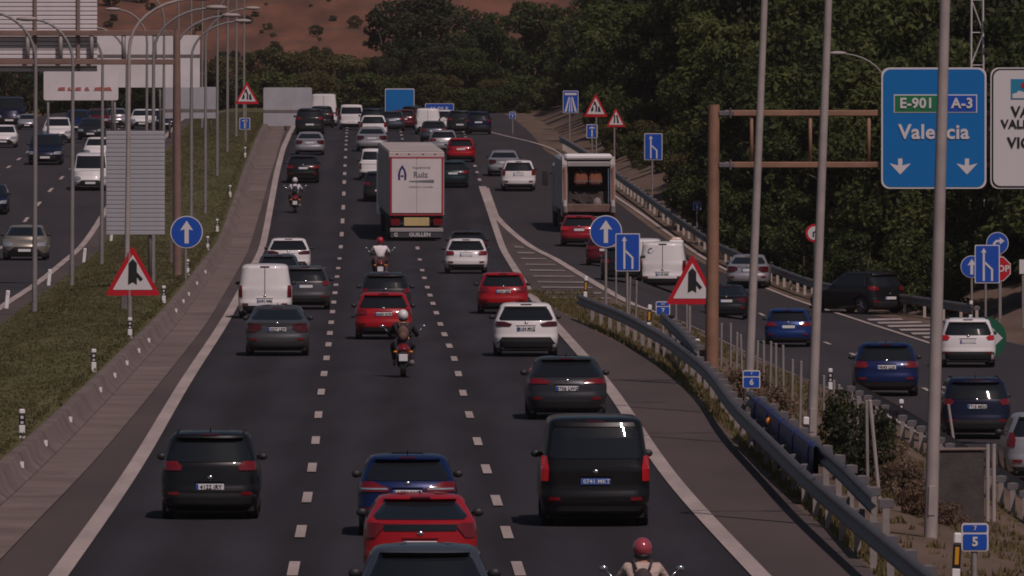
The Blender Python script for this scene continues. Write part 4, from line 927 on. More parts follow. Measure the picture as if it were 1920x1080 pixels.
        face(t, 'border', S(rrect(w, h, w * .08)), M['signwhite'], 1); face(t, 'panel', S(rrect(w * .88, h * .90, w * .06)), M['signblue'], 2)
        face(t, 'symbol', S([(-.25 * w, .2 * h), (.25 * w, .2 * h), (.25 * w, .28 * h), (.05 * w, .28 * h), (.05 * w, .35 * h), (-.05 * w, .35 * h), (-.05 * w, .28 * h), (-.25 * w, .28 * h)]), M['signwhite'], 3)
        face(t, 'symbol', S([(-.06 * w, -.4 * h), (.06 * w, -.4 * h), (.06 * w, .12 * h), (-.06 * w, .12 * h)]), M['signwhite'], 3)
    elif kind == 'stop':
        oc = [(w / 2 / math.cos(math.pi / 8) * math.cos(math.pi / 8 + k * math.pi / 4), w / 2 / math.cos(math.pi / 8) * math.sin(math.pi / 8 + k * math.pi / 4)) for k in range(8)]
        face(t, 'border', S(oc), M['signwhite'], 1); face(t, 'panel', S(grow(oc, .93)), M['signred'], 2); text('STOP', w * .36, M['signwhite'], t, (cx, -.032, cz), bold=.03)
    elif kind == 'noturn':
        face(t, 'border', S(disc(w / 2)), M['signred'], 1); face(t, 'panel', S(disc(w / 2 * .74)), M['signwhite'], 2)
        face(t, 'symbol', S([(-.10 * w, -.22 * w), (-.02 * w, -.22 * w), (-.02 * w, .0), (.08 * w, .06 * w), (.08 * w, -.02 * w), (.2 * w, .1 * w), (.08 * w, .2 * w), (.08 * w, .13 * w), (-.10 * w, .06 * w)]), M['signblack'], 3)
    elif kind == 'plain':
        face(t, 'border', S(rrect(w, h, w * .08)), M['signblack'], 1); face(t, 'panel', S(rrect(w * .9, h * .95, w * .06)), M['signwhite'], 2)
    return t
sgn('tri_merge', 'red-bordered triangle with black merging arrow standing in the grass median', (243, 612), (249, 507), (104, 94), pr=.07)
sgn('round', 'round blue sign with white up arrow standing in the grass median', (348, 523), (350, 435), (61, 61))
sgn('tri_works', 'red-bordered roadworks triangle in the far median by the clustered lamp posts', (461, 268), (463, 174), (46, 42))
sgn('info', 'small blue sign below the roadworks triangle in the far median', (459, 262), (459, 232), (20, 22))
sgn('round', 'round blue sign with white up arrow at the start of the guard rail', (1136, 580), (1136, 434), (61, 61))
sgn('lane', 'blue lane merging sign in front of the dark car and beacon van', (1176, 600), (1177, 473), (46, 71))
sgn('tri_merge', 'red-bordered triangle with black merging arrow beside the brown gantry post', (1293, 650), (1298, 523), (100, 95))
sgn('km', 'small blue marker numbered 7 by the guard rail', (1243, 640), (1243, 578), (27, 26), txt=('A3', '7'))
sgn('km', 'small blue marker numbered 6 in front of the first tall lamp post', (1409, 800), (1409, 711), (33, 34), txt=('7', '6'))
sgn('km', 'largest blue marker with 7 over 5 at the bottom right', (1827, 1112), (1828, 1007), (51, 53), txt=('7', '5'))
sgn('km', 'small blue marker behind the turning black car', (1607, 556), (1606, 514), (20, 20), txt=('A3', '8'))
sgn('info', 'small dark blue marker beyond the slip road rail near the gantry post', (1307, 430), (1307, 386), (15, 16))
sgn('km', 'tiny blue marker at the far end of the road beside the trees', (961, 250), (961, 216), (12, 13), txt=('7', '9'))
sgn('motorway', 'blue motorway sign with white carriageways at the edge of the wood', (1068, 268), (1070, 191), (29, 42))
sgn('tri_works', 'red-bordered triangle with black figures at the edge of the wood', (1118, 305), (1117, 197), (45, 44))
sgn('tri_narrow', 'red-bordered road narrowing triangle, rightmost of the three at the edge of the wood', (1152, 330), (1155, 220), (36, 36))
sgn('info', 'small blue sign at the foot of the roadworks triangle', (1110, 303), (1110, 246), (21, 26))
sgn('lane', 'blue lane merging sign standing behind the slip road guard rail', (1223, 368), (1225, 275), (34, 50))
sgn('noturn', 'round red-bordered sign half hidden behind the second tall lamp post', (1528, 556), (1527, 437), (34, 34))
sgn('round_right', 'round blue sign with white right-turn arrow, topmost of the cluster at the right', (1876, 592), (1870, 456), (42, 42))
sgn('round', 'round blue sign with up arrow half hidden behind the blue lane sign at the right', (1822, 602), (1822, 500), (42, 48))
sgn('stop', 'red octagonal stop sign half hidden behind the blue lane sign', (1874, 600), (1872, 504), (46, 46))
sgn('lane', 'blue lane merging sign in the cluster at the right edge', (1848, 610), (1851, 495), (47, 72))
sgn('plain', 'narrow white sign with black edge at the right edge', (1918, 610), (1917, 500), (13, 28))
# sign backs
def sign_back(label, px, Y, box_px, posts, slats=0, m='signback', top=False, name='road_sign', dark=None):
    x0, y0, x1, y1 = box_px; s = F / Y; X = (px - 960) / s; p = Vector((X, Y, float(gz(np.array(X), np.array(float(Y))))))
    gy = 157 + (CAMZ - p.z) * s; t = thing(name, label, 'sign', p)
    for d in posts: obj('post', tube([((d - px) / s, .12, -.1), ((d - px) / s, .12, (gy - y0) / s * .96)], .07, 8), M['polegrey'], t, smooth=True)
    a, b = (x0 - px) / s, (x1 - px) / s; lo, hi = (gy - y1) / s, (gy - y0) / s
    if slats:
        hh = (hi - lo) / slats; sv_ = bbox(a, b, -.03, .03, 0, hh * .90, .012); mm = mesh('plank', sv_[0], sv_[1], [M[m]])
        obj('backing', box(a + .01, b - .01, .0, .035, lo, hi), mat('slat_gap', (.10, .10, .11), .7), t)
        for k in range(slats): link('plank', mm, t, (0, -.02, lo + k * hh))
    else:
        q = [(x + (a + b) / 2, z + (lo + hi) / 2) for x, z in rrect(b - a, hi - lo, .12)]
        face(t, 'panel', q, M[m], 1, th=.05)
        if dark:
            for zz in dark: obj('stiffener', bbox(a, b, -.03, .03, lo + (hi - lo) * zz - .1, lo + (hi - lo) * zz + .1, .01), M['concrete2'], t)
    return t
sign_back('tall ribbed grey sign back on two posts in the grass median', 255, 372, (199, 245, 309, 440), (237, 281), 24)
sign_back('wide white sign back behind the lamp posts left of the hillside', 280, 640, (182, 66, 375, 164), (210, 300, 360), 0, 'panelwhite', dark=(.60,))
sb = sign_back('low white board with faded red lettering under the left gantry', 150, 600, (82, 132, 222, 188), (90, 215), 0, 'panelwhite')
rm_ = mat('faded_red', (.38, .12, .10), .6); s_ = F / 600
for k, (a, b) in enumerate([(108, 122), (126, 134), (140, 152), (158, 168), (176, 190), (194, 210)]):
    gy = 157 + (CAMZ - sb.location.z) * s_; obj('faded_letter', slab([((a - 150) / s_, (gy - 170) / s_), ((b - 150) / s_, (gy - 170) / s_), ((b - 150 - 3 * (k % 2)) / s_, (gy - 163) / s_), ((a - 150 + 2) / s_, (gy - 164) / s_)], -.03, -.01), rm_, sb)
sign_back('grey sign back far off behind the lamp posts', 358, 660, (305, 163, 410, 222), (318, 395), 0, 'signback', dark=(.25,))
sign_back('pale grey sign back at the far end of the median barrier', 540, 700, (494, 164, 585, 236), (500, 535, 572), 0, 'signback', dark=(.38,))
# far blue direction boards
def far_board(label, px, Y, bx, m, letters=None):
    x0, y0, x1, y1 = bx; s = F / Y; X = (px - 960) / s; p = Vector((X, Y, float(gz(np.array(X), np.array(float(Y)))))); gy = 157 + (CAMZ - p.z) * s
    t = thing('direction_board', label, 'sign', p)
    for d in (x0 + 3, x1 - 3): obj('post', tube([((d - px) / s, .1, -.1), ((d - px) / s, .1, (gy - y0) / s)], .08, 8), M['galvpost'], t)
    q = [((x0 + x1) / 2, (y0 + y1) / 2)]; cx = ((x0 + x1) / 2 - px) / s; cz = (gy - (y0 + y1) / 2) / s; w = (x1 - x0) / s; h = (y1 - y0) / s
    face(t, 'border', rrect(w, h, .1, cx, cz), M['signwhite'], 1); face(t, 'panel', rrect(w * .96, h * .93, .1, cx, cz), M[m], 2)
    if letters: text(letters, h * .5, M['signwhite'], t, (cx, -.035, cz), bold=.03)
    return t
far_board('dark blue direction board on posts before the far trees', 748, 860, (722, 166, 777, 212), 'signblue2')
far_board('bright blue low direction board with white letters at the far right lane', 824, 840, (797, 194, 851, 216), 'signblue', 'M-50 E')
# ------------------------------------------------------------------ gantries
def gantry_right():
    p = at(1334, 722); s = F / p.y; Z = lambda py: (722 - py) / s; Xp = lambda px: (px - 1334) / s
    t = thing('sign_gantry', 'brown steel gantry arm reaching right over the slip road', 'gantry', p)
    obj('post', tube([(0, .0, -.2), (.06, 0, Z(196))], [.17, .14], 14), M['rust'], t, smooth=True, sharp=60)
    obj('base_plate', bbox(-.3, .3, -.3, .3, -.02, .05, .01), M['rust'], t)
    for py in (212, 309):
        obj('beam', bbox(Xp(1358), Xp(2060), -.09, .09, Z(py) - .075, Z(py) + .075, .02), M['rust'], t)
        obj('clamp', join(bbox(Xp(1347), Xp(1376), -.12, .12, Z(py) - .07, Z(py) + .06, .02), bbox(Xp(1368), Xp(1371), -.14, .14, Z(py) - .13, Z(py) + .13, .01)), M['galv'], t)
    for px in (1409, 1519, 1629, 1739, 1850, 1960): obj('strut', tube([(Xp(px), 0, Z(309)), (Xp(px), 0, Z(212))], .045, 8), M['rust'], t, smooth=True)
    q = thing('motorway_sign', 'large blue overhead sign reading Valencia with two white down arrows', 'sign', p + Vector((Xp(1750), -.25, 0))); Xq = lambda px: (px - 1750) / s
    w, h = 197 / s, 227 / s; cz = Z(240); R = lambda k, l, n, m, **kk: face(q, n, rrect(w * k, h * l, .2, 0, cz), m, kk.get('layer', 1))
    R(1, 1, 'border', M['signwhite']); face(q, 'panel', rrect(w * .965, h * .97, .19, 0, cz), M['signblue2'], 2)
    def rect(n, x0, y0, x1, y1, m, layer): return face(q, n, [(Xq(x0), Z(y1)), (Xq(x1), Z(y1)), (Xq(x1), Z(y0)), (Xq(x0), Z(y0))], m, layer)
    rect('route_border', 1675, 177, 1831, 211, M['signwhite'], 3); rect('route_green', 1677, 179, 1759, 209, M['signgreen'], 4); rect('route_blue', 1761, 179, 1829, 209, M['signblue'], 4)
    text('E-901', 25 / s * 1.05, M['signwhite'], q, (Xq(1717.5), -.06, Z(194)), bold=.03); text('A-3', 25 / s * 1.05, M['signwhite'], q, (Xq(1803), -.06, Z(194)), bold=.03)
    text('Valencia', 35 / s * 1.08, M['signwhite'], q, (Xq(1750), -.04, Z(248)), bold=.025)
    for x in (1687, 1812):
        face(q, 'arrow', [(Xq(x - 4), Z(297)), (Xq(x + 4), Z(297)), (Xq(x + 4), Z(310)), (Xq(x + 20), Z(306)), (Xq(x), Z(327)), (Xq(x - 20), Z(306)), (Xq(x - 4), Z(310))], M['signwhite'], 3)
    u = thing('motorway_sign', 'white overhead sign with black place names cut off by the right edge', 'sign', p + Vector((Xp(1955), -.25, 0))); Xu = lambda px: (px - 1955) / s
    w2 = 198 / s; face(u, 'border', rrect(w2, h, .2, 0, cz), M['signwhite'], 1); face(u, 'black_line', rrect(w2 * .975, h * .98, .2, 0, cz), M['signblack'], 2); face(u, 'panel', rrect(w2 * .945, h * .955, .18, 0, cz), M['signwhite'], 3)
    face(u, 'emblem_panel', [(Xu(1894), Z(186)), (Xu(1950), Z(186)), (Xu(1950), Z(148)), (Xu(1894), Z(148))], mat('emblem_teal', (.02, .22, .36), .45), 4)
    face(u, 'emblem', [(x + Xu(1919), z + Z(160)) for x, z in disc(6 / s, n=14)], M['signred'], 5); face(u, 'emblem', [(Xu(1897), Z(184)), (Xu(1945), Z(184)), (Xu(1945), Z(176)), (Xu(1925), Z(174)), (Xu(1908), Z(170)), (Xu(1905), Z(174)), (Xu(1897), Z(176))], M['signwhite'], 5)
    text('VA', 27 / s, M['signblack'], u, (Xu(1895), -.05, Z(210)), 'LEFT', .03); text('VALD', 22 / s, M['signblack'], u, (Xu(1876), -.05, Z(233)), 'LEFT', .03); text('VIC', 27 / s, M['signblack'], u, (Xu(1888), -.05, Z(268)), 'LEFT', .03)
gantry_right()
def gantry_left():
    p = at(333, 516); s = F / p.y; Z = lambda py: (516 - py) / s; Xp = lambda px: (px - 333) / s
    t = thing('sign_gantry', 'tall brown steel gantry post with arm reaching left over the opposite carriageway', 'gantry', p)
    obj('post', tube([(0, 0, -.2), (-.03, 0, Z(56))], [.17, .13], 14), M['rust2'], t, smooth=True, sharp=60)
    for py, hh in ((62, .10), (116, .10)): obj('beam', bbox(Xp(-160), Xp(328), -.1, .1, Z(py) - hh, Z(py) + hh, .02), M['rust2'], t)
    for px in (52, 114, 172, 232, 290, -20): obj('strut', tube([(Xp(px), 0, Z(116)), (Xp(px), 0, Z(62))], .08, 8), M['polegrey'], t, smooth=True)
    u = thing('road_sign', 'wide white ribbed sign back hung on the left gantry', 'sign', p + Vector((Xp(40), .3, 0)))
    a, b = (-150 - 40) / s, (182 - 40) / s; lo, hi = Z(134), Z(-12); n = 18; hh = (hi - lo) / n
    sv_ = bbox(a, b, -.03, .03, 0, hh * .84, .015); mm = mesh('plank', sv_[0], sv_[1], [M['panelwhite']])
    obj('backing', box(a + .02, b - .02, .0, .04, lo, hi), mat('slat_gap2', (.16, .12, .11), .7), u)
    for k in range(n): link('plank', mm, u, (0, -.02, lo + k * hh))
    for px in (66, 147): obj('upright', bbox((px - 40) / s - .06, (px - 40) / s + .06, -.16, -.05, lo, hi, .01), mat('upright_brown', (.22, .15, .13), .6), u)
gantry_left()
# ------------------------------------------------------------------ lamp posts
def lamp_post(label, p, height, arm, side, r=.09, tilt=0., m=None, group=None, head=True, box_=False):
    t = thing('street_lamp', label, 'street lamp', p, 0, group); t.rotation_euler = (0, tilt, 0)
    m = m or M['polegrey']; k = [(0, 0, -.2), (0, 0, height * .5), (0, 0, height - 1.6)]; rr = [r, r * .8, r * .62]
    for i in range(1, 9):
        a = rad(90 * i / 8 * .94); k.append((side * arm * (1 - math.cos(a)), 0, height - 1.6 + 1.6 * math.sin(a))); rr.append(r * (.62 - .02 * i))
    obj('column', tube(k, rr, 10), m, t, smooth=True, sharp=60)
    obj('access_door', bbox(-r * .5, r * .5, -r * 1.06, -r * .8, .35, .85, .01), m, t)
    if box_: obj('base_box', bbox(-.16, .16, -.16, .16, -.1, .85, .02), M['concrete2'], t)
    if head:
        e = k[-1]; obj('luminaire', join(ellipsoid((e[0] + side * .32, 0, e[2] + .03), (.40, .16, .09), 12, 7)), M['polepale'], t, smooth=True)
    return t
ordn = ['nearest', 'second', 'third', 'fourth', 'fifth', 'sixth', 'seventh', 'eighth', 'ninth', 'tenth']
for i in range(9):
    Y = 345 + 43.5 * i; X = -15.45 - .0135 * (Y - 345)
    lamp_post(f'grey median lamp post with arm bent left, {ordn[i]} of its row from the camera', Vector((X, Y, float(gz(np.array(X), np.array(Y))))), 9.7, 1.5, -1, .088, tilt=.006, group='lamp posts bent left along the median')
for i in range(9):
    Y = 336 + 43.5 * i; X = -12.15 - .0145 * (Y - 336)
    lamp_post(f'grey median lamp post with arm bent right, {ordn[i]} of its row from the camera', Vector((X, Y, float(gz(np.array(X), np.array(Y))))), 9.8, 2.1, 1, .088, tilt=.012 if i == 0 else .004, m=M['polegrey'] if i else M['polepale'], box_=(i in (0, 2)), group='lamp posts bent right along the median')
lamp_post('tall pale lamp post behind the marker numbered 6, leftmost of three in the verge', at(1402, 778), 14, 2, 1, .105, .040, M['polepale'], 'tall lamp posts in the right verge')
lamp_post('tall pale lamp post beside the fence stakes, middle of the three in the right verge', at(1521, 842), 14, 2, 1, .105, .038, M['polepale'], 'tall lamp posts in the right verge')
lamp_post('tall pale lamp post crossing the Valencia sign, nearest of the three in the right verge', at(1745, 1006), 14, 2, 1, .115, .026, M['polepale'], 'tall lamp posts in the right verge')
lamp_post('thin grey lamp post with arm bent left standing before the wood behind the Valencia sign', at(1664, 492), 8.9, 2.0, -1, .07, 0, M['polegrey'])
# lattice pylon
def pylon():
    Y = 442.; s = F / Y; X = (1832 - 960) / s; z0 = float(gz(np.array(X), np.array(Y))); t = thing('lattice_pylon', 'white lattice pylon rising behind the wood at the top right', 'pylon', (X, Y, z0)); pm = mat('pylon_white', (.62, .58, .56), .5)
    w = .25; H = 13
    for a in (-1, 1):
        for b in (-1, 1): obj('leg', tube([(a * w * 1.2, b * w * 1.2, 0), (a * w * .9, b * w * .9, H)], .035, 5), pm, t)
    for k in range(9):
        z = k * 1.35; u = w * (1.2 - .3 * z / H)
        for b in (-1, 1):
            a = 1 if k % 2 else -1
            obj('brace', tube([(a * u, b * u, z), (-a * u, b * u, z + 1.35)], .022, 4), pm, t); obj('brace', tube([(-u, b * u, z), (u, b * u, z)], .022, 4), pm, t)
pylon()
# ------------------------------------------------------------------ guard rails
WB = [(-.035, .43), (.045, .48), (.045, .545), (-.03, .60), (-.03, .62), (.045, .675), (.045, .74), (-.035, .79)]
pv = join(box(-.05, .05, -.03, .03, -.1, .74), box(-.01, .01, -.05, .05, .0, .7)); 
def guard_rail(label, fn, y0, y1, side, step=2., postm=None, name='guard_rail', railm=None, lift=0., zf=None):
    zf = zf or g0; t = thing(name, label, 'guard rail'); pm = postm or M['galvpost']
    pr = [(side * a, h + lift) for a, h in WB]; 
    if side < 0: pr = pr[::-1]
    ym = y0
    while ym < y1 - .1:                                    # one beam per span, lapped end to end
        e = min(ym + 4 * step, y1); bm_ = sweep(fn, pr, ym, e, (e - ym) / 3, zf); obj('beam', bm_, railm or M['galv'], t, smooth=True, sharp=60); ym = e
    pw = box(-.055, .055, -.04, .04, -.4, .72); pm_ = mesh('post', pw[0], pw[1], [pm]); bw = bbox(-.12, .12, -.045, .045, .56, .71, .012); bm2 = mesh('spacer', bw[0], bw[1], [M['galv']])
    for y in np.arange(y0 + .3, y1, step):
        x = float(fn(y)); z = float(zf(np.array(x), y)) + lift; q = link('post', pm_, t, (x - side * .20, y, z)); link('spacer', bm2, q, (0, 0, 0))
    return t
Yof = lambda px, py: float(unproj(px, py, g0)[1])
guard_rail('long steel guard rail along the right shoulder of the main road', X_g1, 120, Yof(1085, 598), -1, 5.)
X_g2 = line([(1400, 823), (1440, 849), (1480, 893), (1535, 938), (1582, 982), (1615, 1027), (1652, 1062)], g0, 5.)
guard_rail('short raised guard rail behind the main one, carrying the blue section', X_g2, Yof(1640, 1050), Yof(1400, 823), -1, 5., lift=.24)
X_g2a = line([(1240, 645), (1262, 668), (1285, 693), (1305, 722)], g0, 4.)
guard_rail('short overlapping guard rail end below the marker numbered 7', X_g2a, Yof(1305, 722), Yof(1240, 645), -1, 5., lift=.15)
guard_rail('steel guard rail with pale posts between the slip road and the wood', lambda Y: X_serv(Y), Yof(1545, 572), Yof(1045, 280), -1, 3., mat('pale_post', (.42, .37, .33), .7))
guard_rail('guard rail behind the turning black car and the white car at the right', lambda Y: X_serv(Y) + .4, Yof(1815, 610), Yof(1640, 584), -1, 4., mat('pale_post', (.42, .37, .33), .7))
guard_rail('guard rail seen from behind along the near side of the slip road', lambda Y: X_servl(Y) - .7, 150, Yof(1650, 778), 1, 4.)
# blue crash panel between the rails
t = thing('crash_cushion', 'blue plastic crash cushion with amber lamp between the two guard rails', 'barrier')
ya_, yb_ = Yof(1535, 938), Yof(1432, 845)
obj('cushion_body', sweep(X_g2, [(-.16, .12), (-.18, .60), (-.16, 1.02), (-.13, 1.05), (-.08, 1.02), (-.08, .12)], ya_ - 2, yb_ + 2, 2., g0), M['steelblue'], t, smooth=True, sharp=40)
for k in range(5):
    y = ya_ + (yb_ - ya_) * k / 4; x = float(X_g2(y)); obj('strap', bbox(x - .20, x - .07, y - .06, y + .06, float(g0(np.array(x), y)) + .1, float(g0(np.array(x), y)) + 1.07, .01), mat('cushion_strap', (.02, .03, .14), .5), t)
y = ya_ + (yb_ - ya_) * .7; x = float(X_g2(y)); obj('amber_lamp', ellipsoid((x - .2, y - .5, float(g0(np.array(x), y)) + .86), (.06, .06, .08), 10, 8), M['orange'], t, smooth=True)
# ------------------------------------------------------------------ delineator posts
def delineator(label, p, kind, group, h=.78, tilt=0.):
    t = thing('delineator_post', label, 'delineator', p, 0, group); t.rotation_euler = (0, tilt, 0)
    obj('shaft', bbox(-.06, .06, -.03, .03, -.1, h * .35, .012), M['white'], t); obj('black_band', bbox(-.061, .061, -.031, .031, h * .35, h * .80, .012), M['signblack'], t); obj('top', bbox(-.06, .06, -.03, .03, h * .80, h, .02), M['white'], t)
    if kind == 'y': obj('reflector', bbox(-.03, .03, -.04, -.02, h * .42, h * .74, .004), M['yellow'], t)
    elif kind == 'w': obj('reflector', bbox(-.03, .03, -.04, -.02, h * .60, h * .72, .004), M['signwhite'], t); obj('reflector', bbox(-.03, .03, -.04, -.02, h * .40, h * .50, .004), M['signwhite'], t)
for i, (px, py) in enumerate([(85, 850), (195, 722), (258, 646), (319, 580), (365, 531), (401, 482), (426, 447), (451, 381), (474, 306)]):
    p0 = at(px, py); x = float(X_wall(p0.y)) - .66; delineator(f'black and white delineator behind the concrete barrier, {ordn[i]} from the camera', Vector((x, p0.y, float(gz(np.array(x), p0.y)))), 'w', 'delineators behind the median barrier', .50)
for i, (px, py) in enumerate([(12, 578), (91, 535), (157, 492), (208, 452)]):
    p0 = at(px, py); t = thing('delineator_post', f'white delineator beside the opposite carriageway, {ordn[i]} from the camera', 'delineator', p0, 0, 'white delineators of the opposite carriageway'); t.rotation_euler = (0, .1, 0)
    obj('shaft', bbox(-.065, .065, -.03, .03, -.1, .60, .015), M['white'], t); obj('reflector', bbox(-.03, .03, -.04, -.02, .45, .55, .004), M['signwhite'], t)
for (px, py, lb) in [(1097, 562, 'at the end of the striped gore'), (1216, 622, 'just left of the marker numbered 7'), (1305, 694, 'between the merging triangle post and the guard rail'), (1508, 858, 'beside the middle tall lamp post'), (1791, 1102, 'at the bottom right beside the marker with 5'), (1432, 486, 'behind the slip road rail near the silver saloon'), (1819, 604, 'left of the sign cluster at the right')]:
    delineator('white delineator with yellow reflector ' + lb, at(px, py), 'y', 'yellow reflector delineators', .82, .05)
for (px, py, lb) in [(1690, 792, 'beside the dark blue hatchback'), (1557, 730, 'beside the middle tall lamp post at the slip road edge')]:
    delineator('white delineator with black band ' + lb, at(px, py), 'w', None, .62)
# fence stakes in the verge
stk = [(1352, 607, 690), (1370, 607, 700), (1381, 624, 705), (1392, 628, 720), (1418, 640, 735), (1432, 640, 745), (1444, 641, 752), (1455, 645, 765), (1469, 648, 772), (1485, 675, 790), (1500, 678, 800), (1545, 705, 800), (1564, 714, 815), (1572, 722, 822), (1579, 728, 830), (1594, 738, 850), (1607, 744, 868), (1627, 752, 935), (1288, 570, 640), (1268, 565, 628), (1180, 520, 590), (1192, 527, 597), (1155, 510, 572), (1325, 600, 668)]
ORD = ['first', 'second', 'third', 'fourth', 'fifth', 'sixth', 'seventh', 'eighth', 'ninth', 'tenth', 'eleventh', 'twelfth', 'thirteenth', 'fourteenth', 'fifteenth', 'sixteenth', 'seventeenth', 'eighteenth', 'nineteenth', 'twentieth', 'twenty-first', 'twenty-second', 'twenty-third', 'twenty-fourth', 'twenty-fifth']
for i, (px, yt, yb) in enumerate(sorted(stk)):
    p = at(px, yb); s = F / p.y; h = (yb - yt) / s; t = thing('fence_stake', f'{ORD[i]} thin grey fence stake from the left in the right verge', 'stake', p, 0, 'thin fence stakes in the right verge'); t.rotation_euler = (0, rng.normal(0, .02), 0)
    obj('shaft', tube([(0, 0, -.1), (0, 0, h)], .032, 6), M['galvpost'], t); obj('cap', ellipsoid((0, 0, h), (.036, .036, .02), 6, 4), M['galvpost'], t)
# concrete headwall
p = at(1795, 968); t = thing('concrete_headwall', 'dark concrete culvert headwall between the near lamp post and the navy car', 'wall', p, .25)
obj('wall_slab', bbox(-.55, .50, -.1, .12, -.2, 1.22, .03), mat('stained_concrete', (.055, .046, .045), .9, var=.35, scale=2.5, bump=.3), t); obj('coping', bbox(-.58, .53, -.14, .16, 1.222, 1.28, .02), M['concrete'], t)
for x in (.56, .68): obj('end_post', tube([(x, -.1, -.1), (x, -.1, 1.35)], .04, 8), M['polepale'], t)
for (lb, px, py, y2) in [('leaning pale pipe before the dark bushes', 1650, 940, 752), ('short pale pipe beside the navy car', 1792, 845, 760)]:
    p = at(px, py); s = F / p.y; t = thing('marker_pipe', lb, 'pipe', p); obj('pipe', tube([(0, 0, -.1), (-.18, 0, (py - y2) / s)], .035, 8), M['polepale'], t); obj('cap', ellipsoid((-.18, 0, (py - y2) / s), (.04, .04, .03), 8, 5), M['polepale'], t)
# green nose marker
p = at(1847, 676); s = F / p.y; t = thing('gore_nose_marker', 'green rounded marker with white arrow behind the white sport utility vehicle', 'marker', p)
obj('disc', slab(disc(.70, 0, .74, 36), -.06, .10), mat('marker_green', (.006, .10, .05), .5), t)
for sg in (-1, 1): obj('white_arrow', slab([(sg * .08, .26), (sg * .58, .74), (sg * .08, 1.22)], -.075, -.05), M['signwhite'], t)
obj('foot', bbox(-.3, .3, -.1, .16, -.1, .05, .02), M['concrete2'], t)
# ------------------------------------------------------------------ vegetation
def leaf_mat(name, c1, c2, c3):
    m = bpy.data.materials.new(name); m.use_nodes = True; nt = m.node_tree; b = nt.nodes['Principled BSDF']; b.inputs['Roughness'].default_value = .65; b.inputs['Specular IOR Level'].default_value = .25
    g = nt.nodes.new('ShaderNodeNewGeometry'); oi = nt.nodes.new('ShaderNodeObjectInfo')
    ad = nt.nodes.new('ShaderNodeMath'); ad.operation = 'ADD'; nt.links.new(g.outputs['Random Per Island'], ad.inputs[0]); nt.links.new(oi.outputs['Random'], ad.inputs[1])
    hf = nt.nodes.new('ShaderNodeMath'); hf.operation = 'MULTIPLY'; hf.inputs[1].default_value = .5; nt.links.new(ad.outputs[0], hf.inputs[0])
    r = nt.nodes.new('ShaderNodeValToRGB'); r.color_ramp.elements[0].color = (*c1, 1); r.color_ramp.elements[1].color = (*c3, 1); r.color_ramp.elements.new(.5).color = (*c2, 1)
    r.color_ramp.elements[0].position = .1; r.color_ramp.elements[2].position = .9
    nt.links.new(hf.outputs[0], r.inputs['Fac']); nt.links.new(r.outputs['Color'], b.inputs['Base Color'])
    tl = nt.nodes.new('ShaderNodeBsdfTranslucent'); nt.links.new(r.outputs['Color'], tl.inputs['Color']); mx = nt.nodes.new('ShaderNodeMixShader'); mx.inputs[0].default_value = .35
    out = nt.nodes['Material Output']; nt.links.new(b.outputs[0], mx.inputs[1]); nt.links.new(tl.outputs[0], mx.inputs[2]); nt.links.new(mx.outputs[0], out.inputs[0])
    MATS[name] = m; return m
L_green = leaf_mat('leaves_green', (.023, .037, .011), (.052, .070, .019), (.106, .124, .033))
L_dark = leaf_mat('leaves_dark', (.022, .028, .013), (.042, .050, .020), (.070, .078, .032))
L_olive = leaf_mat('leaves_olive', (.060, .058, .020), (.090, .084, .029), (.125, .108, .04))
L_dry = leaf_mat('leaves_dry', (.13, .080, .050), (.17, .115, .075), (.22, .16, .11))
L_weed = leaf_mat('leaves_weed', (.12, .10, .04), (.17, .14, .055), (.23, .18, .09))
bark = mat('bark', (.075, .055, .042), .9, var=.3, scale=4, bump=.5, bscale=12)
def leaf_cloud(blobs, n, size, r, flat=.55):
    """leaf-sized quads spread through clumps; blobs: (centre, radii)"""
    w = np.array([b[1][0] * b[1][2] for b in blobs]); w = w / w.sum(); idx = r.choice(len(blobs), n, p=w)
    C = np.array([b[0] for b in blobs])[idx]; R = np.array([b[1] for b in blobs])[idx]
    d = r.normal(size=(n, 3)); d /= np.linalg.norm(d, axis=1)[:, None]; rr = r.uniform(.55, 1.06, n) ** .7
    P = C + d * R * rr[:, None]
    nr = d * .8 + r.normal(size=(n, 3)) * .55; nr[:, 2] += .25; nr /= np.linalg.norm(nr, axis=1)[:, None]
    a = np.cross(nr, r.normal(size=(n, 3))); a /= np.linalg.norm(a, axis=1)[:, None]; b = np.cross(nr, a)
    s = (size * r.uniform(.6, 1.4, n))[:, None]; a = a * s; b = b * s * flat
    V = np.stack([P - a, P + b * .9 - a * .1, P + a, P - b * .9 + a * .1], 1).reshape(-1, 3)
    m = bpy.data.meshes.new('crown'); m.vertices.add(4 * n); m.vertices.foreach_set('co', V.ravel()); m.loops.add(4 * n); m.loops.foreach_set('vertex_index', np.arange(4 * n)); m.polygons.add(n)
    m.polygons.foreach_set('loop_start', np.arange(0, 4 * n, 4)); m.polygons.foreach_set('loop_total', np.full(n, 4)); m.update(); m.validate(); return m
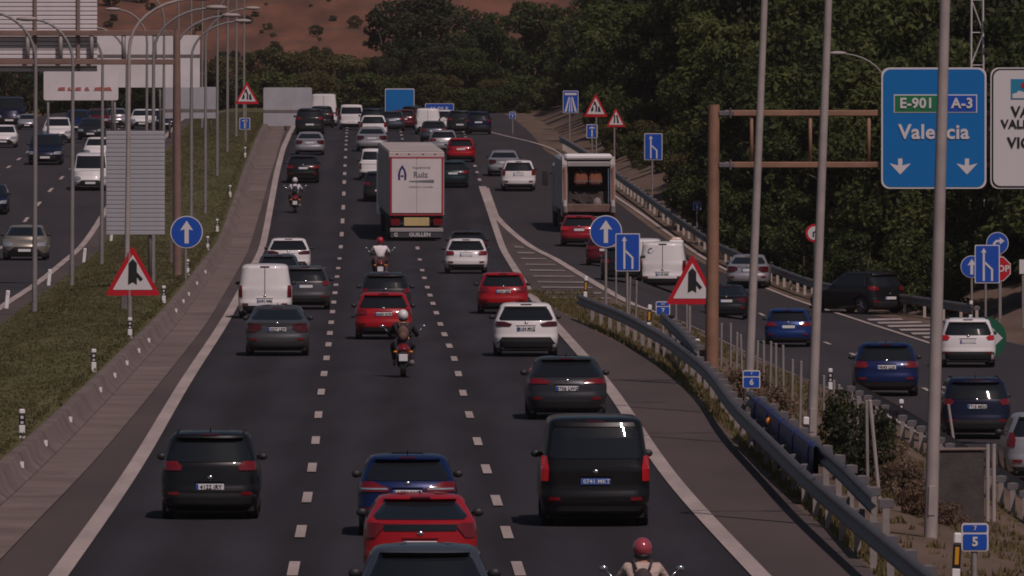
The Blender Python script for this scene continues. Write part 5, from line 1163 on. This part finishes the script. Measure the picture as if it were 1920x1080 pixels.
def tree_proto(seed, H, Rr, n, size, lm, low=.18, nb=34):
    r = np.random.default_rng(seed); bl = []
    for k in range(nb):
        t = r.uniform(0, 1); z = H * (low + (1 - low) * t) ; env = math.sin(math.pi * min(.97, .12 + .80 * t)) ** .6
        a = r.uniform(0, 2 * math.pi); q = Rr * env * math.sqrt(r.uniform(.1, 1.)); rad_ = Rr * r.uniform(.20, .40)
        bl.append(((q * math.cos(a), q * math.sin(a), min(z, H - rad_ * .6)), (rad_, rad_, rad_ * r.uniform(.6, .9))))
    cm = leaf_cloud(bl, n, size, r); cm.materials.append(lm)
    parts = [tube([(0, 0, -.5), (.05 * H * r.normal() * .3, .03, H * .3), (.1, 0, H * .72)], [H * .028, H * .020, H * .006], 8)]
    for b in bl[::3]:
        z0 = H * r.uniform(.2, .5); parts.append(tube([(0, 0, z0), (b[0][0] * .5, b[0][1] * .5, (z0 + b[0][2]) / 2 + .1), b[0]], [H * .010, H * .007, H * .003], 5))
    tv = join(*parts); tm = mesh('trunk', tv[0], tv[1], [bark], True); return cm, tm
PRO = {}
for k in range(4): PRO['g%d' % k] = tree_proto(20 + k, 9, 3.3, 7500, .17, L_green, .10)
for k in range(2): PRO['d%d' % k] = tree_proto(40 + k, 9, 3.2, 7000, .18, L_dark, .04)
for k in range(2): PRO['o%d' % k] = tree_proto(50 + k, 6, 3.0, 5000, .17, L_olive, .08)
for k in range(2): PRO['s%d' % k] = tree_proto(60 + k, 2.4, 1.5, 2600, .10, L_green, .02, 22)
for k in range(2): PRO['p%d' % k] = tree_proto(70 + k, 3.0, 2.0, 1500, .20, L_olive if k else L_dark, .0, 22)
PRO['dry'] = tree_proto(80, 1.5, 1.3, 2600, .085, L_dry, .02, 20)
PRO['dk'] = tree_proto(81, 2.2, 1.3, 3000, .085, L_dark, .02, 20)
def tree(key, X, Y, h, label, group=None, name='tree', cat='tree', z=None, wide=1.):
    cm, tm = PRO[key]; base = {'g': 9, 'd': 9, 'o': 6, 's': 2.4, 'p': 3.0}.get(key[0], 1.5)
    if key == 'dry': base = 1.5
    if key == 'dk': base = 2.2
    z = float(gfull(np.array(float(X)), np.array(float(Y)))) if z is None else z
    t = thing(name, label, cat, (X, Y, z - .05), rng.uniform(0, 6.28), group); s = h / base; t.scale = (s * wide * rng.uniform(.92, 1.08), s * wide * rng.uniform(.92, 1.08), s)
    link('crown', cm, t); link('trunk', tm, t); return t
WL = 'green leafy tree in the dense wood right of the slip road'
WG = 'trees of the dense wood on the right'
def inpx(X, Y, m=60): px = 960 + X * F / Y; return -m < px < 1920 + m
def top_h(px, Y, ytop, z): return (CAMZ + (157 - ytop) * Y / F) - z
rw = np.random.default_rng(5)
nt_ = 0
for Y in np.arange(395, 640, 6.5):
    for row, (o0, o1, hl, hh) in enumerate(((4.2, 6.0, 5.5, 8), (8, 10.5, 8, 10.5), (13, 16, 9, 12))):
        X = float(X_serv(Y)) + rw.uniform(o0, o1) + (3.0 if 540 < Y < 620 and row == 0 else 0); yy = Y + rw.uniform(-3, 3)
        if not inpx(X, yy, 120): continue
        px = 960 + X * F / yy
        if row == 0 and px < 1235: continue
        h = rw.uniform(hl, hh) * 1.05; k = rw.choice(['g0', 'g1', 'g2', 'g3', 'g0', 'g2', 'd0']); tree(k, X, yy, h, WL, WG); nt_ += 1
for Y in np.arange(640, 930, 11):
    for row, (o0, o1, hl, hh) in enumerate(((4.5, 7, 5.5, 8), (9, 13, 9, 12), (16, 21, 11, 14), (24, 34, 12, 15))):
        X = float(X_serv(Y)) + rw.uniform(o0, o1); yy = Y + rw.uniform(-5, 5)
        if not inpx(X, yy, 120): continue
        k = rw.choice(['g0', 'g1', 'g2', 'g3', 'd0', 'd1', 'g1']); tree(k, X, yy, rw.uniform(hl, hh), 'dark green tree in the wood beyond the far end of the slip road', 'trees beyond the far end of the slip road', wide=1.15); nt_ += 1
# shrubs at the foot of the wood
for Y in np.arange(388, 520, 3.2):
    X = float(X_serv(Y)) + rw.uniform(1.6, 3.2)
    if inpx(X, Y) and not (960 + X * F / Y > 1770 and Y < 440): tree(rw.choice(['s0', 's1']), X, Y, rw.uniform(1.5, 2.8), 'low green shrub behind the slip road guard rail at the foot of the wood', 'shrubs at the foot of the wood', 'shrub', 'shrub')
for Y in np.arange(520, 660, 5.):
    X = float(X_serv(Y)) + rw.uniform(2.2, 5.2)
    tree(rw.choice(['s0', 's1', 'o0']), X, Y, rw.uniform(1.4, 2.6), 'scattered scrub on the dirt bank behind the sign group', 'scrub on the dirt bank', 'shrub', 'shrub')
# trees closing the far end of the road
for i, (px, ytop, Y, k, wd) in enumerate(sorted([(505, 92, 930, 'o0', 1.0), (545, 100, 925, 'o1', 1.1), (590, 96, 935, 'o0', 1.1), (635, 104, 930, 'o1', 1.1), (680, 110, 925, 'o0', 1.1), (560, 140, 905, 'o1', 1.), (620, 150, 905, 'o0', 1.1), (470, 100, 940, 'd1', .9), (430, 96, 950, 'd0', .9), (520, 85, 960, 'd1', .8), (600, 88, 965, 'd0', .8), (681, 140, 905, 'o0', 1.)])):
    X = (px - 960) / F * Y; z = float(gfull(np.array(X), np.array(float(Y)))); tree(k, X, Y, top_h(px, Y, ytop, z), f'olive green bushy tree closing the far end of the road, {ORD[i]} from the left', 'olive trees at the far end of the road', z=z, wide=wd)
for i, (px, ytop, Y, k, wd) in enumerate(sorted([(735, 45, 930, 'd0', .9), (790, 22, 935, 'd1', .95), (845, 30, 940, 'd0', .9), (890, 60, 930, 'd1', .8), (765, 90, 915, 'd1', 1.0), (820, 100, 910, 'd0', 1.), (875, 105, 910, 'g2', 1.), (930, 70, 925, 'g1', .9), (970, 45, 930, 'g0', .9), (1010, 30, 930, 'g3', .9), (720, 120, 905, 'd0', .9)])):
    X = (px - 960) / F * Y; z = float(gfull(np.array(X), np.array(float(Y)))); tree(k, X, Y, top_h(px, Y, ytop, z) * 1.14, f'tall dark tree in the clump above the road end, {ORD[i]} from the left', 'dark tree clump at the far end of the road', z=z, wide=wd * 1.25)
for i, (px, ytop, Y, k) in enumerate(sorted([(10, 118, 880, 'd0'), (55, 125, 870, 'd1'), (105, 120, 880, 'd0'), (150, 130, 870, 'd1'), (200, 128, 875, 'd0'), (245, 125, 880, 'd1'), (290, 120, 880, 'g0'), (340, 118, 885, 'd1'), (385, 112, 890, 'o0'), (430, 108, 890, 'o1'), (-30, 110, 880, 'd1')])):
    X = (px - 960) / F * Y; z = float(gfull(np.array(X), np.array(float(Y)))); tree(k, X, Y, top_h(px, Y, ytop, z), f'dark tree behind the gantry and sign backs at the left, {ORD[i]} from the left', 'trees behind the left gantry', z=z)
# low scrub filling the foot of the far trees
for i in range(46):
    px = -40 + 1080 * i / 45; Y = 893 + 6 * rw.uniform(-1, 1); X = (px - 960) / F * Y
    tree(rw.choice(['o0', 'o1', 's0', 's1']), X, Y, rw.uniform(2.0, 3.4), 'low scrub at the foot of the trees across the far end of the road', 'scrub across the far end of the road', 'shrub', 'shrub', wide=1.3)
# scattered bushes on the red hillside
for i in range(190):
    Y = rw.uniform(1060, 1260); px = rw.uniform(-60, 1980); X = (px - 960) / F * Y
    tree(rw.choice(['p0', 'p1']), X, Y, rw.uniform(.3, .9) * (1 if rw.uniform() < .85 else 1.7), 'small dark bush scattered on the red hillside', 'bushes on the red hillside', 'bush', 'bush')
for px, py, Y in [(205, 20, 1200), (235, 10, 1220), (265, 22, 1210), (290, 5, 1260), (1890, 40, 1200), (1865, 20, 1220)]:
    X = (px - 960) / F * Y; tree('d0', X, Y, 4, 'dark tree on the red hillside near the top edge', 'trees on the hillside near the top edge', wide=1.1)
# verge shrubs
for px, py, h, k, lb in [(1600, 880, 1.6, 'dk', 'dark bush among the fence stakes, left of the leaning pipe'), (1630, 905, 1.5, 'dk', 'dark bush right at the leaning pale pipe'), (1575, 850, 1.2, 'dk', 'small dark bush beside the middle tall lamp post'), (1690, 935, .75, 'dry', 'brown dry bush left of the near tall lamp post'), (1720, 965, .55, 'dry', 'low dry bush at the foot of the near lamp post'), (1778, 985, .45, 'dry', 'dry bush in front of the concrete headwall'), (1660, 900, .8, 'dry', 'dry bush behind the leaning pale pipe'), (1400, 760, .9, 'dry', 'dry bush by the first tall lamp post'), (1450, 790, .8, 'dry', 'low dry bush among the left stakes')]:
    p = at(px, py); tree(k, p.x, p.y, h, lb, None, 'shrub', 'shrub', wide=.8)
# ------------------------------------------------------------------ grass and weeds (uncountable)
def tufts(name, fa, fb, y0, y1, n, hmin, hmax, m, label, cat, seed, wdt=.035, blades=3, clump=0.):
    r = np.random.default_rng(seed); Y = r.uniform(y0, y1, n * 3); X = fa(Y) + (fb(Y) - fa(Y)) * r.uniform(0, 1, n * 3)
    den = .5 + .5 * np.sin(X * 1.7 + np.sin(Y * .21) * 2) * np.sin(Y * .13 + X * .6); keep = r.uniform(0, 1, n * 3) < (1 - clump + clump * den ** 2); X, Y = X[keep][:n], Y[keep][:n]; n = len(X)
    Z = gz(X, Y); V = []; 
    X = np.repeat(X, blades) + r.normal(0, .05, n * blades); Y = np.repeat(Y, blades) + r.normal(0, .05, n * blades); Z = np.repeat(Z, blades); n = len(X)
    h = r.uniform(hmin, hmax, n); a = r.uniform(0, math.pi, n); dx, dy = np.cos(a) * wdt, np.sin(a) * wdt; lx, ly = r.normal(0, .35, n) * h, r.normal(0, .35, n) * h
    V = np.stack([np.stack([X - dx, Y - dy, Z - .02], 1), np.stack([X + dx, Y + dy, Z - .02], 1), np.stack([X + lx, Y + ly, Z + h], 1)], 1).reshape(-1, 3)
    me = bpy.data.meshes.new(name); me.vertices.add(3 * n); me.vertices.foreach_set('co', V.ravel()); me.loops.add(3 * n); me.loops.foreach_set('vertex_index', np.arange(3 * n)); me.polygons.add(n); me.polygons.foreach_set('loop_start', np.arange(0, 3 * n, 3)); me.polygons.foreach_set('loop_total', np.full(n, 3)); me.update(); me.validate(); me.materials.append(m)
    return tag(link(name, me), label, cat, kind='stuff')
L_grass = leaf_mat('grass_blades', (.085, .088, .034), (.118, .108, .044), (.15, .122, .058))
tufts('grass', lambda Y: X_l2k(Y) + .1, lambda Y: X_wall(Y) - .6, 180, 800, 40000, .02, .06, L_grass, 'short dry grass covering the median', 'grass', 1, .035, 3, .6)
tufts('weeds', lambda Y: X_sh(Y) + .1, lambda Y: np.maximum(X_g1(Y) + .5, X_sh(Y) + .4), 130, 385, 3500, .04, .15, L_weed, 'yellow green weeds along the foot of the main guard rail', 'weeds', 2, .03, 4, .8)
tufts('dry_grass', lambda Y: X_g1(Y) + .4, lambda Y: X_servl(Y) - .8, 130, 385, 4500, .03, .13, L_weed, 'sparse dry grass and weeds in the right verge', 'weeds', 3, .03, 4, .9)

# ------------------------------------------------------------------ air
hz = obj('haze', box(-410, 410, -920, 2610, -6, 118), MATS['concrete2'] if False else mat('haze_tmp', (1, 1, 1)))
hm_ = bpy.data.materials.new('haze_air'); hm_.use_nodes = True; nt = hm_.node_tree; nt.nodes.remove(nt.nodes['Principled BSDF']); pv_ = nt.nodes.new('ShaderNodeVolumePrincipled')
pv_.inputs['Color'].default_value = (.93, .86, .88, 1); pv_.inputs['Density'].default_value = .00004; nt.links.new(pv_.outputs[0], nt.nodes['Material Output'].inputs['Volume'])
hz.data.materials[0] = hm_; tag(hz, 'thin warm haze over the whole road', 'haze', kind='stuff')
